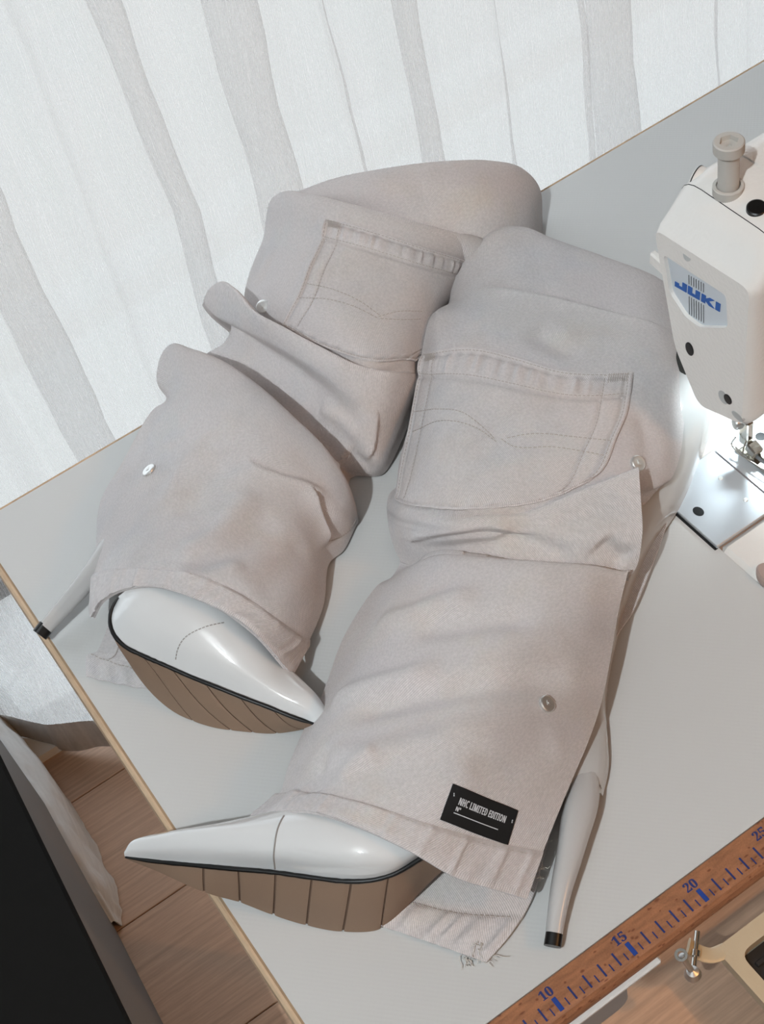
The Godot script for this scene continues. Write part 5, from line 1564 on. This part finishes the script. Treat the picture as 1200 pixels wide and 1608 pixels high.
# ---------------------------------------------------------------- under and beside the table
func below_table() -> void:
	# dark cabinet at the left
	var base := Vector3(-60, -75, -10)
	var o := thing("cabinet", "dark cabinet with a grey side standing left of the table", "cabinet", base)
	var turn := Basis(Vector3.UP, -0.06)
	var s := Soup.new()
	s.bevel_box(turn * Vector3(-27.2, 16, 13), Vector3(54.0, 32, 92), 0.3, turn)
	for k in s.v.size(): s.v[k] += Vector3(-32.9, -75, -8)
	build("body", s, M.cabinet_front, o, base)
	var t := Soup.new()
	t.bevel_box(turn * Vector3(-27.2, 32.6, 13), Vector3(54.2, 1.2, 92.2), 0.3, turn)
	for k in t.v.size(): t.v[k] += Vector3(-32.9, -75, -8)
	build("top_panel", t, M.cabinet_top, o, base)
	# grey drawer unit hung under the front of the table
	var db := Vector3(-15, -1.6, 30)
	var d := thing("under_table_tray", "grey metal tray with a white rim hung under the ruler", "tray", db)
	var e := Soup.new()
	var face := PackedVector3Array()
	for q in rounded([Vector2(-23, -2.0), Vector2(-7.4, -2.0), Vector2(-7.4, -5.2), Vector2(-23, -5.2)], 1.0, 8):
		face.append(Vector3(q.x, q.y, 34.7))
	e.prism(face, Vector3.FORWARD, 9.0)
	build("tray_body", e, M.panel, d, db)
	var rim := Soup.new()
	rim.bevel_box(Vector3(-14.1, -1.9, 30.1), Vector3(17.8, 0.36, 10.0), 0.1)
	build("tray_rim", rim, M.panel_lip, d, db)

	# a shaded clip lamp under the front edge, outside the picture, shines on the treadle
	var cb2 := Vector3(40, -1.5, 47)
	var clip := thing("clip_lamp", "small black clip lamp under the table front shining down on the treadle", "lamp", cb2)
	var sh := Soup.new()
	sh.lathe(Vector3(40, -9, 46), Vector3(0.40, 1, 0.48), [Vector2(4.4, -1.5), Vector2(4.0, 1.0), Vector2(2.4, 4.0), Vector2(1.4, 5.0), Vector2(0.001, 5.2)], 28)
	sh.lathe(Vector3(40, -9, 46), Vector3(0.40, 1, 0.48), [Vector2(0.001, 4.9), Vector2(1.3, 4.7), Vector2(2.2, 3.8), Vector2(3.8, 1.0), Vector2(4.2, -1.5), Vector2(4.4, -1.5)], 28)
	sh.tube(even([Vector3(41.8, -4.2, 48.2), Vector3(41, -1.0, 46), Vector3(40, -1.2, 40), Vector3(40, -1.6, 34.6)], 20), [0.5], 8)
	build("shade", sh, M.black, clip, cb2)
	var bl := Soup.new()
	var bp := []
	for k in 9: bp.append(Vector2(1.2 * sin(PI * k / 8.0), -1.2 * cos(PI * k / 8.0)))
	bl.lathe(Vector3(40, -9, 46), Vector3(0.40, 1, 0.48), bp, 16)
	build("bulb", bl, glow(Color(1.0, 0.72, 0.42), 1.5), clip, cb2)
	var sl := SpotLight3D.new()
	sl.name = "clip_lamp_light"
	sl.light_color = Color(1.0, 0.74, 0.46)
	sl.light_energy = 0.14
	sl.light_size = 0.012
	sl.spot_range = 4.0
	sl.spot_attenuation = 2.0
	sl.spot_angle = 48.0
	sl.spot_angle_attenuation = 0.6
	sl.shadow_enabled = true
	clip.add_child(sl)
	sl.position = (Vector3(40, -9, 46) - cb2) * CM
	sl.look_at_from_position(Vector3(40, -9, 46) * CM, Vector3(14, -75, 15) * CM, Vector3(0, 0, 1))
	# treadle
	var tb := Vector3(15.6, -66, 16.2)
	var tr := thing("treadle", "cream cast metal foot treadle with a black ribbed pad", "foot pedal", tb)
	var fr := Soup.new()
	var outer := rounded([Vector2(0, 0), Vector2(30, 0), Vector2(30, 20), Vector2(0, 20)], 1.0, 6)
	var inner := rounded([Vector2(1.5, 1.8), Vector2(28.5, 1.8), Vector2(28.5, 18.3), Vector2(1.5, 18.3)], 1.3, 6)
	for k in outer.size():
		var k2 := (k + 1) % outer.size()
		var a := Vector3(outer[k].x, 0, outer[k].y)
		var b := Vector3(outer[k2].x, 0, outer[k2].y)
		var c := Vector3(inner[k].x, 0, inner[k].y)
		var c2 := Vector3(inner[k2].x, 0, inner[k2].y)
		fr.quad(b, a, c, c2)
		fr.quad(a, b, b + Vector3(0, -1.6, 0), a + Vector3(0, -1.6, 0))
		fr.quad(c2, c, c + Vector3(0, -1.2, 0), c2 + Vector3(0, -1.2, 0))
		fr.quad(a + Vector3(0, -1.6, 0), b + Vector3(0, -1.6, 0), c2 + Vector3(0, -1.6, 0), c + Vector3(0, -1.6, 0))
	build("frame", fr, M.cast, tr)
	var pad := Soup.new()
	pad.box(Vector3(15, -1.1, 10.1), Vector3(26.5, 0.4, 16.2))
	for k in 12: pad.bevel_box(Vector3(15, -0.8, 3.4 + k * 1.25), Vector3(25.6, 0.3, 0.6), 0.1)
	build("ribbed_pad", pad, M.rubber, tr)
	var cl := Soup.new()
	cl.tube(even([Vector3(0.8, -0.2, 0.7), Vector3(-0.8, 0.1, 0.3), Vector3(-1.8, 0.8, -0.6), Vector3(-2.3, 1.9, -1.2)], 12), [Vector2(0.8, 0.16)], 12, 4.0)
	build("bracket", cl, M.cast, tr)
	var bolt := Soup.new()
	bolt.tube([Vector3(-0.6, 1.5, -1.9), Vector3(-2.0, 1.3, -0.6), Vector3(-3.4, 1.1, 0.7)], [0.28], 10)
	bolt.lathe(Vector3(-2.2, 1.3, -0.4), Vector3(-1.4, -0.2, 1.3), [Vector2(0.001, -0.3), Vector2(0.55, -0.3), Vector2(0.55, 0.3), Vector2(0.001, 0.3)], 6)
	build("bolt", bolt, M.chrome, tr)
	var ball := Soup.new()
	ball.lathe(Vector3(-3.6, 0.9, 0.9), Vector3.UP, [Vector2(0.001, -0.9), Vector2(0.6, -0.75), Vector2(0.85, 0), Vector2(0.6, 0.7), Vector2(0.001, 0.9)], 20)
	ball.tube([Vector3(-3.6, 1.2, 0.9), Vector3(-3.9, 3.6, -0.3)], [0.32], 10)
	build("ball_joint", ball, M.silver_dark, tr)
	var ring := Soup.new()
	ring.lathe(Vector3(-3.95, 3.7, -0.35), Vector3(-0.3, 1, 0.5), [Vector2(0.35, -0.1), Vector2(0.62, -0.1), Vector2(0.62, 0.12), Vector2(0.35, 0.12)], 24)
	build("ring_nut", ring, M.chrome, tr)
	# a cross bar of the stand carries it
	var cb := Vector3(30, -75, 20)
	var st := thing("treadle_stand", "dark steel bar under the table carrying the foot treadle", "stand", cb)
	var sb := Soup.new()
	sb.bevel_box(Vector3(tb.x + 15, (tb.y - 1.7 - 75.0) / 2.0 - 0.0, tb.z + 14), Vector3(22, tb.y - 1.7 + 75.0, 2.4), 0.2)
	build("bar", sb, M.leg, st, cb)
